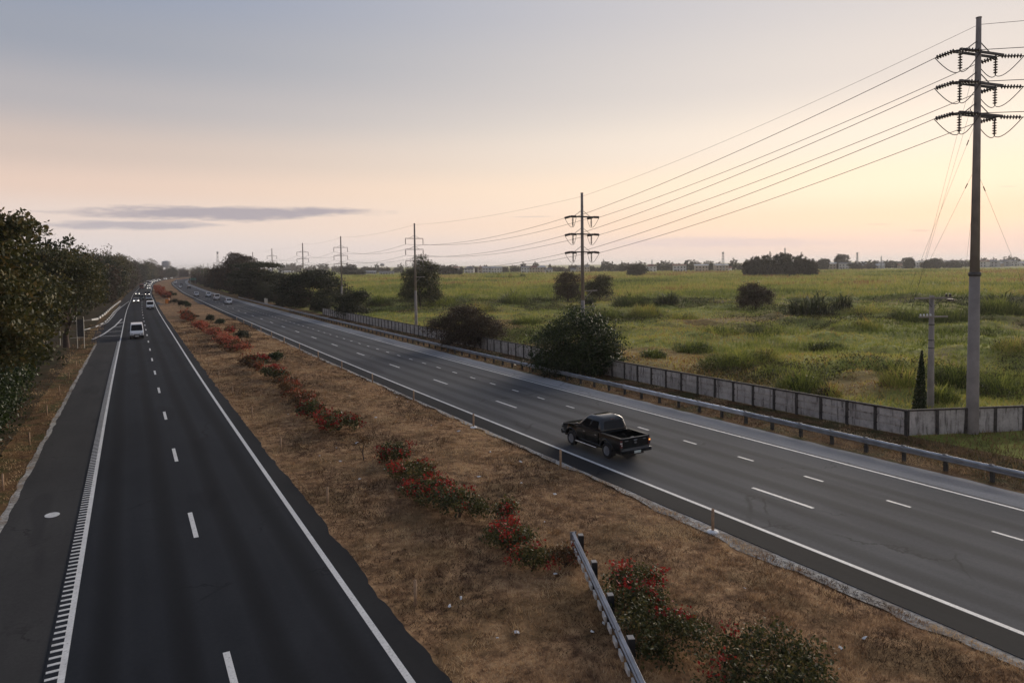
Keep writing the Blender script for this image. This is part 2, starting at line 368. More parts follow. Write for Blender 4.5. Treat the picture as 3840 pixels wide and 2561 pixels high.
m_barkp=simple('pale_bark',(.16,.12,.09),.95,0,.4,3)
# foliage
f_teak=foliage('broad_leaves',[(0,(.020,.025,.008)),(.35,(.056,.060,.018)),(.6,(.115,.095,.028)),(.85,(.165,.108,.037)),(1,(.26,.18,.055))])
f_dark=foliage('dark_leaves',[(0,(.010,.014,.007)),(.4,(.023,.030,.012)),(.75,(.046,.052,.019)),(1,(.085,.078,.030))])
f_brown=foliage('russet_leaves',[(0,(.020,.015,.010)),(.4,(.052,.037,.022)),(.75,(.092,.061,.035)),(1,(.14,.098,.050))])
f_green=foliage('glossy_leaves',[(0,(.012,.020,.007)),(.4,(.030,.048,.013)),(.75,(.062,.085,.020)),(1,(.13,.14,.034))],.4)
f_olive=foliage('olive_leaves',[(0,(.024,.025,.010)),(.4,(.060,.057,.019)),(.75,(.108,.094,.031)),(1,(.17,.135,.048))])
f_boug=foliage('bougainvillea_leaves',[(0,(.018,.024,.009)),(.4,(.065,.070,.022)),(.7,(.14,.115,.036)),(1,(.25,.15,.05))])
f_bougb=foliage('bougainvillea_dry_leaves',[(0,(.035,.024,.012)),(.4,(.10,.058,.024)),(.7,(.18,.095,.035)),(1,(.25,.13,.05))])
f_red=foliage('bougainvillea_bracts',[(0,(.10,.006,.007)),(.5,(.24,.016,.014)),(1,(.40,.05,.03))],.6,.3)
f_russet=foliage('russet_bracts',[(0,(.13,.024,.014)),(.5,(.27,.060,.028)),(1,(.38,.11,.05))],.6,.3)
f_coral=foliage('coral_bracts',[(0,(.20,.04,.022)),(.5,(.36,.085,.05)),(1,(.48,.16,.09))],.6,.3)
f_grass=foliage('field_grass_blades',[(0,(.045,.060,.015)),(.33,(.155,.185,.040)),(.62,(.31,.325,.070)),(.82,(.47,.41,.115)),(.93,(.38,.24,.085)),(1,(.26,.135,.055))],.8,.35)
f_drygr=foliage('dry_grass_blades',[(0,(.058,.032,.018)),(.35,(.20,.115,.060)),(.7,(.43,.272,.142)),(1,(.64,.46,.26))],.9,.25)
f_reed=foliage('reed_leaves',[(0,(.030,.040,.014)),(.5,(.085,.10,.035)),(.85,(.17,.175,.07)),(1,(.34,.32,.18))],.6,.25)
f_far=foliage('far_leaves',[(0,(.014,.016,.008)),(.5,(.030,.030,.014)),(1,(.060,.052,.024))])
f_scrub=foliage('scrub_leaves',[(0,(.022,.028,.010)),(.4,(.060,.062,.020)),(.7,(.11,.092,.030)),(1,(.19,.125,.055))],.8,.25)
f_verge=foliage('verge_grass_blades',[(0,(.045,.046,.014)),(.4,(.10,.085,.028)),(.7,(.19,.125,.048)),(1,(.33,.21,.095))],.9,.25)
# ------------------------------------------------------------------ ground sheet
def geo(a,b,s0,g):
    out=[a];s=s0
    while out[-1]<b: out.append(min(b,out[-1]+s)); s*=g
    return out
YS=list(np.arange(-60,-4,8.))+list(np.arange(-4,130,1.2))+list(np.arange(130,420,3.5))+geo(420,8000,6,1.12)
XS=[-v for v in geo(8.5,5000,2.,1.13)][::-1]+[-7.2,-6.2,-5.4,-4.9,-4.35]+[-3.,0.,3.]+[6.05]+list(np.arange(6.6,17.7,.6))+[18.2,22.,26.,30.,31.1,31.6,32.4,33.2,34.,35.,36.2,36.8,38,39.5,41]+list(np.arange(42.5,190,1.5))+geo(191,7000,2.2,1.06)
XS=np.array(XS);YS=np.array(YS)
XO,YY=np.meshgrid(XS,YS)
XX=XO+xroad(YY)
ZB=zg(XX,YY)+bump(XX,YY)
under=((XO>-4.3)&(XO<6.0))|((XO>18.15)&(XO<31.05))
ZB=np.where(under,zroad(YY)-.10,ZB)
nx,ny=len(XS),len(YS)
V=np.stack([XX,YY,ZB],-1).reshape(-1,3)
ii,jj=np.meshgrid(np.arange(nx-1),np.arange(ny-1)); a=(jj*nx+ii).reshape(-1)
Fq=np.stack([a,a+1,a+nx+1,a+nx],1)
xm=((XS[:-1]+XS[1:])/2)[ii].reshape(-1)
mi=np.where(xm<-6.6,3,np.where(xm<-3,1,np.where(xm<31.3,0,np.where(xm<36.6,1,2))))
me=bpy.data.meshes.new('ground'); me.vertices.add(len(V)); me.vertices.foreach_set('co',V.reshape(-1).astype(np.float32))
me.loops.add(Fq.size); me.loops.foreach_set('vertex_index',Fq.reshape(-1).astype(np.int32))
me.polygons.add(len(Fq)); me.polygons.foreach_set('loop_start',np.arange(0,Fq.size,4,dtype=np.int32)); me.polygons.foreach_set('loop_total',np.full(len(Fq),4,dtype=np.int32))
for m_ in (m_dry,m_verge,m_field,m_forest): me.materials.append(m_)
me.polygons.foreach_set('material_index',mi.astype(np.int32)); me.polygons.foreach_set('use_smooth',np.ones(len(Fq),dtype=bool))
me.update(); me.validate()
for nm,fn in (('bare',bare),('dark_ground',dark_ground)):
    at=me.attributes.new(nm,'FLOAT','POINT'); at.data.foreach_set('value',fn(V[:,0],V[:,1]).astype(np.float32))
O('ground',me,kind='structure')

# ------------------------------------------------------------------ carriageways
YR=np.array(list(np.arange(-40,140,2.))+list(np.arange(140,420,5.))+list(np.arange(420,1300,12.)))
def strip(name,m_,o0,o1,z0,z1=None,y0=-40,y1=1300,edge0=0,edge1=0,parent=None,skirt=0,ys=None,seed=0,**p):
    ys=YR if ys is None else ys
    ys=[y0]+[y for y in ys if y0<y<y1]+[y1]; ys=np.array(ys)
    if edge0 or edge1: ys=np.unique(np.concatenate([ys,np.arange(max(y0,-5),min(y1,130),.35)]))
    f=lambda o:(o(ys) if callable(o) else np.full(len(ys),float(o)))
    a0=f(o0)+edge0*(fbm(ys*.9+seed,ys*0+seed+3.1,4)-.47)*2; a1=f(o1)+edge1*(fbm(ys*.9+seed+40,ys*0+seed+8.1,4)-.47)*2
    z=zroad(ys); z1=z0 if z1 is None else z1; xr=xroad(ys)
    A=np.stack([a0+xr,ys,z+z0],1);B=np.stack([a1+xr,ys,z+z1],1)
    V=np.concatenate([A,B]);n=len(ys)
    Fs=[(i,n+i,n+i+1,i+1) for i in range(n-1)]
    if skirt:
        V=np.concatenate([V,A-[0,0,skirt],B-[0,0,skirt]])
        Fs+=[(2*n+i,i,i+1,2*n+i+1) for i in range(n-1)]+[(n+i,3*n+i,3*n+i+1,n+i+1) for i in range(n-1)]
    return O(name,mesh(name,V,Fs,[m_]),parent,**p)
XL,XC,XR_,XI,XO_=-1.59,1.825,5.334,19.356,29.09
road_l=strip('road',m_asphL,-2.05,XR_+.12,.010,skirt=.15,kind='structure')
strip('road_edge',m_asphE,XR_+.12,6.10,.010,.0,edge1=.17,skirt=.15,parent=road_l,seed=3)
sh_l=strip('road_shoulder',m_asphS,-4.42,-2.05,.004,-.012,edge0=.10,y1=1300,skirt=.12,seed=11,kind='structure')
strip('gravel_edge',m_gravel,-4.66,-4.30,.012,-.002,y0=-10,y1=110,edge0=.14,parent=sh_l,seed=5)
road_r=strip('road',m_asphR,XI-.10,XO_+.25,.010,skirt=.15,kind='structure')
strip('road_edge',m_asphE,18.16,XI-.10,-.005,.010,edge0=.05,parent=road_r,skirt=.15,seed=9)
sh_r=strip('road_shoulder',m_conc_sh,XO_+.25,31.25,.006,.012,edge1=.16,skirt=.12,seed=21,kind='structure')
strip('gravel_edge',m_gravel,lambda y:17.78-.38*np.exp(-((y-14.5)/8)**2),18.25,.016,-.03,y0=0,y1=120,edge0=.34,parent=road_r,seed=31)
# lines
strip('edge_line',m_paint,XL-.15,XL,.014,parent=road_l)
strip('edge_line',m_paint,XR_-.08,XR_+.09,.014,parent=road_l)
strip('edge_line',m_paint,XI-.08,XI+.09,.014,parent=road_r)
strip('edge_line',m_paint,XO_-.07,XO_+.08,.014,parent=road_r)
def rbox(mb,o0,o1,y0,y1,z0,z1): 
    return mb.box(o0,o1,y0,y1,z0,z1)
def dash_mesh(w,l): return MB().box(-w/2,w/2,0,l,.0,.004).me('lane_dash',[m_paint])
def slope_at(Y): return math.atan(float(zroad(Y+1)-zroad(Y-1))/2)
def on_road(o,Y,off,dz,yaw=True):
    o.location=R3(off,Y,dz); o.rotation_euler=(slope_at(Y),0,-math.atan(float(xroad(Y+1)-xroad(Y-1))/2)); return o
d3=dash_mesh(.16,2.95); d1=dash_mesh(.13,.95)
# left carriageway dashes: 11.9 m module; far end of the nearest at Y ~ 17.9
for i in range(31):
    on_road(O('lane_dash',d3,road_l),15.05+i*11.52,XC,.012)
for i in range(31):
    on_road(O('lane_dash',d3,road_r),5.44+i*11.57,22.75,.012)
for i in range(64):
    on_road(O('lane_dash',d1,road_r),7.55+i*3.79,25.94,.012)
# rumble teeth along the left edge line
tooth=MB().box(-.27,0,-.05,.05,0,.012).me('rumble_bar',[m_paint])
for i in range(290):
    Y=12+i*.345
    if Y>121: break
    on_road(O('rumble_bar',tooth,road_l),Y,XL-.145,.010)
# manhole-like white oval mark on the shoulder
mb=MB(); mb.lathe([(.32,0),(.32,.006)],20); o=O('painted_disc',mb.me('painted_disc',[m_paint]),sh_l,R3(-2.93,32.2,.003)); o.scale=(.8,1,1); o.rotation_euler=(0,0,.15)

# ------------------------------------------------------------------ side road joining on the left
def ribbon(name,m_,pts_l,pts_r,z,parent=None,**p):
    n=len(pts_l);V=[R3(o,y,z) for o,y in pts_l]+[R3(o,y,z) for o,y in pts_r]
    return O(name,mesh(name,V,[(i,n+i,n+i+1,i+1) for i in range(n-1)],[m_]),parent,**p)
kb=[(-26,138.5),(-16,136.2),(-10,134.2),(-7.3,137),(-5.9,144),(-4.85,157),(-4.45,175),(-4.2,200),(-3.6,226),(-2.9,250),(-2.2,276)]
lo=[(-26,116.0),(-16,115.2),(-8,113.6),(-6.0,113.0),(-4.35,111.0),(-2.1,112),(-2.04,150),(-2.04,185),(-2.04,205),(-2.04,240),(-2.04,278)]
side=ribbon('side_road',m_asphL,kb,lo,.002,kind='structure')
def painted_line(pts,w,z,parent,name='painted_line',m_=None):
    A=[];B=[]
    for i,(o,y) in enumerate(pts):
        p0=np.array(pts[max(i-1,0)]);p1=np.array(pts[min(i+1,len(pts)-1)]);d=(p1-p0)/np.linalg.norm(p1-p0);nrm=np.array([-d[1],d[0]])*w/2
        A.append((o+nrm[0],y+nrm[1]));B.append((o-nrm[0],y-nrm[1]))
    return ribbon(name,m_ or m_paint,A,B,z,parent)
painted_line([(-12,114.6),(-6.6,115.9),(-5.2,118.5),(-4.2,127),(-3.0,145),(-2.2,166)],.28,.008,side)
for (o0,y0,y1) in ((-4.6,122.5,122.3),(-4.0,131.0,131.5),(-3.3,141,143.5),(-2.7,151.5,155)):
    painted_line([(o0,y0),(-1.75,y1)],.30,.016 if True else 0,side)
painted_line([(o+.30,y) for o,y in kb[3:]][1:],.16,.007,side)
# kerb with painted segments
m_kerbw=simple('kerb_white',(.66,.65,.62),.8,0,.2,5); m_kerbk=simple('kerb_dark',(.06,.055,.05),.9,0,.3,5)
def kerb(pts,h,w,label,seg=2.2):
    root=thing('kerb',label,'kerb')
    P=[np.array(p) for p in pts]; k=0
    for a_,b_ in zip(P[:-1],P[1:]):
        d=b_-a_;Ld=np.linalg.norm(d);n=max(1,int(round(Ld/seg)));d=d/Ld;nr=np.array([-d[1],d[0]])*w/2
        for i in range(n):
            s0=a_+d*Ld*i/n+d*.02;s1=a_+d*Ld*(i+1)/n-d*.02
            q=[s0-nr,s1-nr,s1+nr,s0+nr]
            mb=MB();mb.hexa([R3(x,y,-.1) for x,y in q],[R3(x,y,h) for x,y in q])
            O('kerb_stone',mb.me('kerb_stone',[m_kerbw if (k%2) else m_kerbk]),root); k+=1
    return root
kerb([(o-.12,y) for o,y in kb[1:9]],.15,.22,'low white painted kerb curving along the side road mouth on the left',3.0)
kerb([(-15,155),(-8.6,160),(-6.5,166),(-5.9,186),(-5.4,226),(-4.6,270)],.45,.22,'black and white low barrier behind the side road kerb under the trees',3.4)

# ------------------------------------------------------------------ u-turn slip across the median
ut=O('median_crossing',mesh('median_crossing',[R3(o,y,.004) for o,y in ((6.0,232),(12,228),(18.3,222),(18.3,262),(12,252),(6.0,254))],[(0,1,4,5),(1,2,3,4)],[m_asphR]),kind='structure')

# ------------------------------------------------------------------ precast wall
def plank_mesh(l,h,th=.05):
    mb=MB(); f=.05; c=.04
    pr=[(-f,.0),(0,.0),(0,c),(f,c),(f,h-c),(0,h-c),(0,h),(-f,h)]; n=len(pr)
    for q in (0,1): mb.V+=[(q*l,y_,z_) for y_,z_ in pr]
    mb.F=[(i,(i+1)%n,n+(i+1)%n,n+i) for i in range(n)]+[tuple(range(n-1,-1,-1)),tuple(range(n,2*n))]; mb.M=[0]*len(mb.F); return mb.me('plank',[m_wall])
BAY=1.70; PH=.44
pl=plank_mesh(BAY-.16,PH)
pb=MB(); pb.box(-.085,.085,-.10,.10,-.3,1.40); post_me=pb.me('post',[m_wpost])
cb=MB(); cb.box(-.09,BAY-.09,-.075,.075,1.335,1.43); cap_me=cb.me('cap_beam',[m_wpost])
def wallrun(label,pts_fn,n,gaps=()):
    root=thing('precast_wall',label,'wall')
    for i in range(n+1):
        (x,y),(x2,y2)=pts_fn(i),pts_fn(i+1)
        ang=math.atan2(y2-y,x2-x); z=float(zg(x,y)); z2=float(zg(x2,y2)); pit=-math.atan2(z2-z,BAY)
        rot=(0,pit,ang)
        if i in gaps: continue
        O('post',post_me,root,(x,y,z),(0,0,ang))
        if i==n: break
        O('cap_beam',cap_me,root,(x,y,z),rot)
        for k in range(3):
            O('plank',pl,root,(x+.08*math.cos(ang),y+.08*math.sin(ang),z+.02+k*PH),rot)
    return root
CX,CY=36.75,21.7
wallrun('long precast concrete wall of stacked planks beside the highway guardrail',lambda i:(36.4+.35*math.exp(-i/3)+float(xroad(CY+i*BAY)),CY+i*BAY),76)
wallrun('shorter precast concrete wall running away behind the tall near power pole',lambda i:(CX+i*BAY*.911,CY-i*BAY*.412),16)

# ------------------------------------------------------------------ guardrail along the right shoulder
def wbeam(l,name,m_):
    # W profile in (x,z); the face looks to -x
    prof=[(.0,.0),(-.02,.02),(-.085,.055),(-.085,.105),(-.01,.14),(-.01,.175),(-.085,.21),(-.085,.26),(-.02,.295),(.0,.315)]
    th=.006;n=len(prof);V=[];F=[]
    for y in (0,l):
        for x,z in prof: V.append((x,y,z))
        for x,z in prof: V.append((x+th*2,y,z))
    m2=2*n
    for i in range(n-1):
        F.append((i,i+1,m2+i+1,m2+i)); F.append((n+i+1,n+i,m2+n+i,m2+n+i+1))
    for b in (0,m2):
        for i in range(n-1): F.append((b+i,b+n+i,b+n+i+1,b+i+1) if b==0 else (b+i,b+i+1,b+n+i+1,b+n+i))
    F.append((0,m2,m2+n,n)); F.append((n-1,2*n-1,m2+2*n-1,m2+n-1))
    return mesh(name,V,F,[m_])
GS=1.905
beam=wbeam(GS*2+.08,'rail_beam',m_steel); beam2=wbeam(GS*2+.08,'rail_beam',m_steel2)
gp=MB(); gp.box(.03,.17,-.075,.075,-.6,.70); gp.box(.008,.03,-.075,.075,.44,.70); gpost=gp.me('post',[m_gpost])
rf=MB(); rf.box(-.05,.13,-.09,.09,0,.012); rf.box(-.05,-.045,-.06,.06,.012,.06); refl=rf.me('reflector',[m_conc])
gr=thing('guardrail','long galvanised guardrail on dark posts along the right shoulder','guardrail')
for i in range(132):
    Y=5.6+i*GS; off=31.78
    if Y<165:
        p_=on_road(O('post',gpost,gr),Y,off,-.02)
        if Y<110: O('reflector',refl,p_,(0,0,.775))
    if i%2==0:
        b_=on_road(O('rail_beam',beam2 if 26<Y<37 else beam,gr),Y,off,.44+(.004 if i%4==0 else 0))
# median guardrail with reflector blocks
mg=thing('guardrail','short median guardrail with white reflector blocks among the flowering shrubs','guardrail')
A=np.array([12.34,18.1]);B=np.array([8.6,9.7]);d=(B-A)/np.linalg.norm(B-A); ang=math.atan2(d[1],d[0])-math.pi/2   # local +Y along the rail towards the camera
mbeam=wbeam(2.02,'rail_beam',m_steel)
blk=MB(); blk.box(.0,.05,0,.30,0,.14); blk_me=blk.me('reflector_block',[simple('block_white',(.52,.50,.46),.8,0,.25,6)])
mp=MB(); mp.box(-.22,-.05,-.09,.09,-.5,.80); mpost=mp.me('post',[m_plastic])
mpc=MB(); mpc.box(-.21,-.06,-.085,.085,.802,.82); mcap=mpc.me('post_cap',[m_conc])
for i in range(6):
    q=A+d*(2.0*i); z=ground(q[0],q[1])
    o_=O('rail_beam',mbeam,mg,(q[0],q[1],z+.46+(.004 if i%2 else 0)),(0,0,ang)); o_.scale=(-.8,1,.9)
    q2=q+d*.45; o_=O('post',mpost,mg,(q2[0],q2[1],z),(0,0,ang)); O('post_cap',mcap,o_)
for i in range(20):
    q=A+d*(.25+i*.56); z=ground(q[0],q[1]); n_=np.array([-math.cos(ang),-math.sin(ang)])
    # face towards the left carriageway
    q=q+np.array([math.cos(ang),math.sin(ang)])*(.10)
    O('reflector_block',blk_me,mg,(q[0],q[1],z+.40),(0,0,ang))

ep=MB(); ep.hexa([(-.08,-.02,0),(.12,-.06,0),(.12,-.04,0),(-.08,.0,0)],[(-.08,-.02,.30),(.12,-.06,.28),(.12,-.04,.28),(-.08,.0,.30)]); O('end_plate',ep.me('end_plate',[m_steel]),mg,(A[0],A[1],ground(*A)+.44),(0,0,ang))
# ------------------------------------------------------------------ marker stakes
sb=MB(); sb.tube([(0,0,-.2),(0,0,.72)],.045,8); sb.tube([(0,0,.72),(0,0,.74)],[.045,.02],8); st_me=sb.me('stake',[m_stake],True)
sbw=MB(); sbw.tube([(0,0,-.2),(0,0,.70)],.04,8); stw_me=sbw.me('stake',[m_stakew],True)
sf=MB(); sf.lathe([(.22,0),(.20,.05),(.08,.09)],10); foot_me=sf.me('concrete_foot',[m_white])
def stake(off,Y,label,group,me=None,foot=False,s=1.):
    x,y,z=R3(off,Y); z=ground(x,y)-.0
    o=thing('marker_stake',label,'stake',(x,y,z),random.Random(int(Y*10)).random()*6,group)
    O('stake',me or st_me,o,scale=(s,s,s))
    if foot: O('concrete_foot',foot_me,o)
    return o
for i in range(14):
    stake(6.75,17.8+i*9.72,'thin wooden marker stake on the median edge by the left carriageway','marker stakes by the left carriageway')
for i in range(14):
    f=i in (0,2)
    stake(17.72 if f else 17.62,17.3+i*9.6,('marker stake in a white concrete foot beside the flowering median guardrail' if i==0 else 'marker stake in a white concrete foot, farther one behind the black pickup' if f else 'wooden marker stake on the median edge by the right carriageway'),None if f else 'marker stakes by the right carriageway',foot=f,s=1.15)
for i in range(7):
    stake(-5.15,28.0+i*9.2,'wooden marker stake on the leafy left verge beside the shoulder','marker stakes on the left verge')
# ------------------------------------------------------------------ power line
def insulator_mesh(nd,L_,r,name='insulator_string'):
    prof=[(.03,0),(.03,.08)];st=(L_-.16)/nd
    for i in range(nd):
        z=.08+i*st; prof+=[(.035,z+.15*st),(r,z+.45*st),(r*.95,z+.6*st),(.04,z+.8*st)]
    prof+=[(.03,L_-.05),(.03,L_)]
    mb=MB();mb.lathe([(r_,-z) for r_,z in prof],8); mb.F=[f[::-1] for f in mb.F]
    return mb.me(name,[m_ins],True)
INS=insulator_mesh(7,1.15,.13); INSV=insulator_mesh(6,1.0,.12); INSF=insulator_mesh(4,.95,.11)
def aim(o,p,dv):
    dv=Vector(dv).normalized(); o.location=p; o.rotation_euler=(-dv).to_track_quat('Z','Y').to_euler()
def shaft(root,h,r0,rc,zc,rt,collar):
    mb=MB(); mb.lathe([(r0,-.6),(r0,0),(rc,zc)],14); O('lower_shaft',mb.me('lower_shaft',[m_polec],False),root)
    for p in root.children[-1].data.polygons: p.use_smooth=len(p.vertices)==4
    mb=MB(); mb.lathe([(rc*.94,zc),(rt,h)],14); o=O('upper_shaft',mb.me('upper_shaft',[m_pole]),root)
    for p in o.data.polygons: p.use_smooth=len(p.vertices)==4
    if collar:
        mb=MB(); mb.lathe([(rc+.02,zc-.12),(rc+.05,zc-.10),(rc+.05,zc+.06),(rc+.0,zc+.10)],14); O('collar',mb.me('collar',[m_arm],True),root)
    mb=MB(); mb.lathe([(rt+.02,h),(rt+.02,h+.04)],12); O('pole_cap',mb.me('pole_cap',[m_arm]),root)
def sag_pts(p,q,sag,n=22):
    p=Vector(p);q=Vector(q); return [p.lerp(q,t/n)-Vector((0,0,4*sag*(t/n)*(1-t/n))) for t in range(n+1)]
def wire_mesh(segs,r,name='power_cable'):
    mb=MB()
    for s_ in segs: mb.tube(s_,r,5)
    return mb.me(name,[m_wire])
LEV=(-2.5,-4.35,-6.25)
def deadend(label,x,y,h,r0,rc,zc,rt,levels,armdir,uin,uout,half=1.65,collar=True,brk=0):
    z=float(zg(x,y)); root=thing('power_pole',label,'power pole',(x,y,z))
    shaft(root,h,r0,rc,zc,rt,collar)
    ad_=Vector((math.cos(armdir),math.sin(armdir),0)); pe=Vector((-ad_.y,ad_.x,0))
    ends={}
    for li,lv in enumerate(levels):
        zz=h+lv; mb=MB()
        for s_ in (-1,1):   # twin angle bars hugging the shaft
            c0=pe*(s_*(rt+.10)); mb.hexa([c0-ad_*half-pe*.05+Vector((0,0,zz-.06)),c0+ad_*half-pe*.05+Vector((0,0,zz-.06)),c0+ad_*half+pe*.05+Vector((0,0,zz-.06)),c0-ad_*half+pe*.05+Vector((0,0,zz-.06))],
              [c0-ad_*half-pe*.05+Vector((0,0,zz+.06)),c0+ad_*half-pe*.05+Vector((0,0,zz+.06)),c0+ad_*half+pe*.05+Vector((0,0,zz+.06)),c0-ad_*half+pe*.05+Vector((0,0,zz+.06))])
        arm=O('crossarm',mb.me('crossarm',[m_arm]),root)
        mb=MB()
        for s_ in (-1,1):
            mb.tube([ad_*(s_*rt)+Vector((0,0,zz+.62)),ad_*(s_*1.0)+Vector((0,0,zz+.07))],.028,5)
        O('brace',mb.me('brace',[m_arm]),arm)
        for s_ in (-1,1):
            A_=ad_*(s_*half)+Vector((0,0,zz)); pin=uin*1.15+Vector((0,0,-.10)); pout=uout*1.15+Vector((0,0,-.10))
            for u_ in (pin,pout):
                o=O('insulator_string',INS,root); aim(o,A_,u_)
            hv=ad_*(s_*(half-.28))+Vector((0,0,zz-.06)); o=O('insulator_string',INSV,root,hv)
            e1=A_+pin;e2=A_+pout;b_=hv-Vector((0,0,1.0))
            P=[]
            for t in range(9):
                k=t/8; P.append(e1*(1-k)**2+(e1*.25+b_*.75-Vector((0,0,.55)))*2*k*(1-k)+b_*k*k)
            for t in range(1,9):
                k=t/8; P.append(b_*(1-k)**2+(e2*.25+b_*.75-Vector((0,0,.55)))*2*k*(1-k)+e2*k*k)
            mb=MB(); mb.tube(P,.022,5); O('jumper_loop',mb.me('jumper_loop',[m_wire]),root)
            ends[(li,s_)]=(Vector((x,y,z))+e1,Vector((x,y,z))+e2)
    ends['top']=(Vector((x,y,z+h-.35)),)*2
    if brk:
        mb=MB();mb.box(.1,1.9,-.05,.05,-.05,.05);mb.tube([(0.1,0,-1.0),(1.2,0,-.05)],.03,5);mb.box(.1,1.6,-.05,.05,-1.75,-1.66);O('service_bracket',mb.me('service_bracket',[m_polec]),root,(0,0,brk))
    return root,ends
def tangent(label,x,y,h,brk=0,group=None):
    z=float(zg(x,y)); root=thing('power_pole',label,'power pole',(x,y,z),0,group)
    shaft(root,h,.27,.20,6.0,.13,False); ends={}
    for li,lv in enumerate(LEV):
        zz=h+lv; mb=MB(); mb.box(-1.62,1.62,.14,.24,zz-.05,zz+.05); arm=O('crossarm',mb.me('crossarm',[m_arm]),root)
        mb=MB()
        for s_ in (-1,1): mb.tube([(s_*.1,.14,zz+.5),(s_*.85,.19,zz+.06)],.025,5)
        O('brace',mb.me('brace',[m_arm]),arm)
        for s_ in (-1,1):
            O('insulator_string',INSF,root,(s_*1.58,.19,zz-.05))
            e=Vector((x+s_*1.58,y+.19,z+zz-1.0)); ends[(li,s_)]=(e,e)
    ends['top']=(Vector((x,y,z+h-.2)),)*2
    if brk:
        mb=MB();mb.box(.1,1.75,-.05,.05,-.05,.05);mb.tube([(.1,0,-.9),(.95,0,-.05)],.03,5);O('service_bracket',mb.me('service_bracket',[m_polec]),root,(0,0,brk))
    return root,ends
V2=lambda a,b:Vector((b[0]-a[0],b[1]-a[1],0)).normalized()
PL=[(40.15,20.1),(42.3,60.0),(42.45,109.3),(42.6,156.1),(42.9,196.9),(43.2,246),(43.5,290),(43.8,325.5),(44.1,366)]
ph=math.radians(-8.5); uo=Vector((.68,-.73,0)).normalized()
P1,E1=deadend('tallest power pole, thick and nearest, in front of the concrete wall at right',*PL[0],22.45,.32,.255,8.75,.125,(-1.86,-3.5,-5.14),ph,V2(PL[0],PL[1]),uo)
P2,E2=deadend('second nearest power pole, rising behind the round green bush',*PL[1],17.4,.28,.21,6.0,.14,LEV,0.03,V2(PL[1],PL[0]),V2(PL[1],PL[2]),half=1.5,collar=False,brk=7.0)
names=['third nearest power pole, pale foot behind the wall beside the vine-draped tree','fourth nearest power pole, right above the dome-shaped rain tree','fifth nearest power pole, left above the dome-shaped rain tree','sixth nearest power pole, rising right of the flat-topped roadside tree','seventh nearest power pole, behind the flat-topped roadside tree','eighth nearest power pole, rising from the left of the flat-topped tree','farthest clear power pole, beside the tall spreading roadside tree']
ES=[E1,E2]
for i,(n_,p) in enumerate(zip(names,PL[2:])):
    r_,e=tangent(n_,*p,17.35,brk=8.3 if i==0 else 0); ES.append(e)
for i in range(5):
    Y=410+i*48; x,y,z=R3(39.5,Y); tangent('small distant power pole in the far roadside line',x,y,15.5,0,'distant power poles'); 
LN={0:'upper',1:'middle',2:'lower'};SN={-1:'road side',1:'field side'}
for li in range(3):
    for s_ in (-1,1):
        segs=[sag_pts(E1[(li,s_)][0],E2[(li,s_)][0],.45)]
        prev=E2[(li,s_)][1]
        for e in ES[2:]:
            segs.append(sag_pts(prev,e[(li,s_)][0],1.0,14)); prev=e[(li,s_)][1]
        tag(O('power_cable',wire_mesh(segs,.019)),f'{LN[li]} conductor cable on the {SN[s_]} of the power pole line','cable','conductors of the power line')
        q=E1[(li,s_)][1]; segs=[sag_pts(q,q+uo*40+Vector((0,0,.3)),.5)]
        tag(O('power_cable',wire_mesh(segs,.019)),f'{LN[li]} {SN[s_]} conductor leaving the nearest pole out of frame right','cable','conductors leaving to the right')
segs=[];prev=E1['top'][0]
for e in ES[1:]: segs.append(sag_pts(prev,e['top'][0],.5,14)); prev=e['top'][0]
tag(O('earth_wire',wire_mesh(segs,.010,'earth_wire')),'thin earth wire strung between the tops of the power poles','cable')
q=E1['top'][0]; tag(O('earth_wire',wire_mesh([sag_pts(q,q+uo*40+Vector((0,0,.8)),.4)],.013,'earth_wire')),'thin earth wire leaving the top of the nearest pole to the right','cable')
b1=Vector((PL[0][0],PL[0][1],float(zg(*PL[0]))))
def guy(z_,to,label):
    t=Vector((to[0],to[1],ground(*to)))
    s_=b1+Vector((0,0,z_)); mb=MB(); mb.tube([s_,t],.006,5)
    dd=(t-s_).normalized(); o=tag(O('guy_wire',mb.me('guy_wire',[m_wire])),label,'guy wire','guy wires of the nearest pole')
    mb=MB(); mb.tube([s_+(t-s_)*.06,s_+(t-s_)*.075],.028,6); O('strain_insulator',mb.me('strain_insulator',[m_ins]),o)
guy(20.6,(46.0,28.4),'guy wire from the upper crossarm of the nearest power pole down to the left')
guy(18.9,(47.5,29.4),'guy wire from the middle crossarm of the nearest power pole down to the left')
guy(17.1,(47.3,30.6),'guy wire from the lower crossarm of the nearest power pole down to the left')
guy(14.6,(50.7,32.8),'guy wire from midway up the nearest power pole down to the left')
guy(14.4,(55.8,21.7),'guy wire from midway up the nearest power pole down to the right')
guy(14.2,(60.1,31.6),'guy wire from midway up the nearest power pole down behind it')

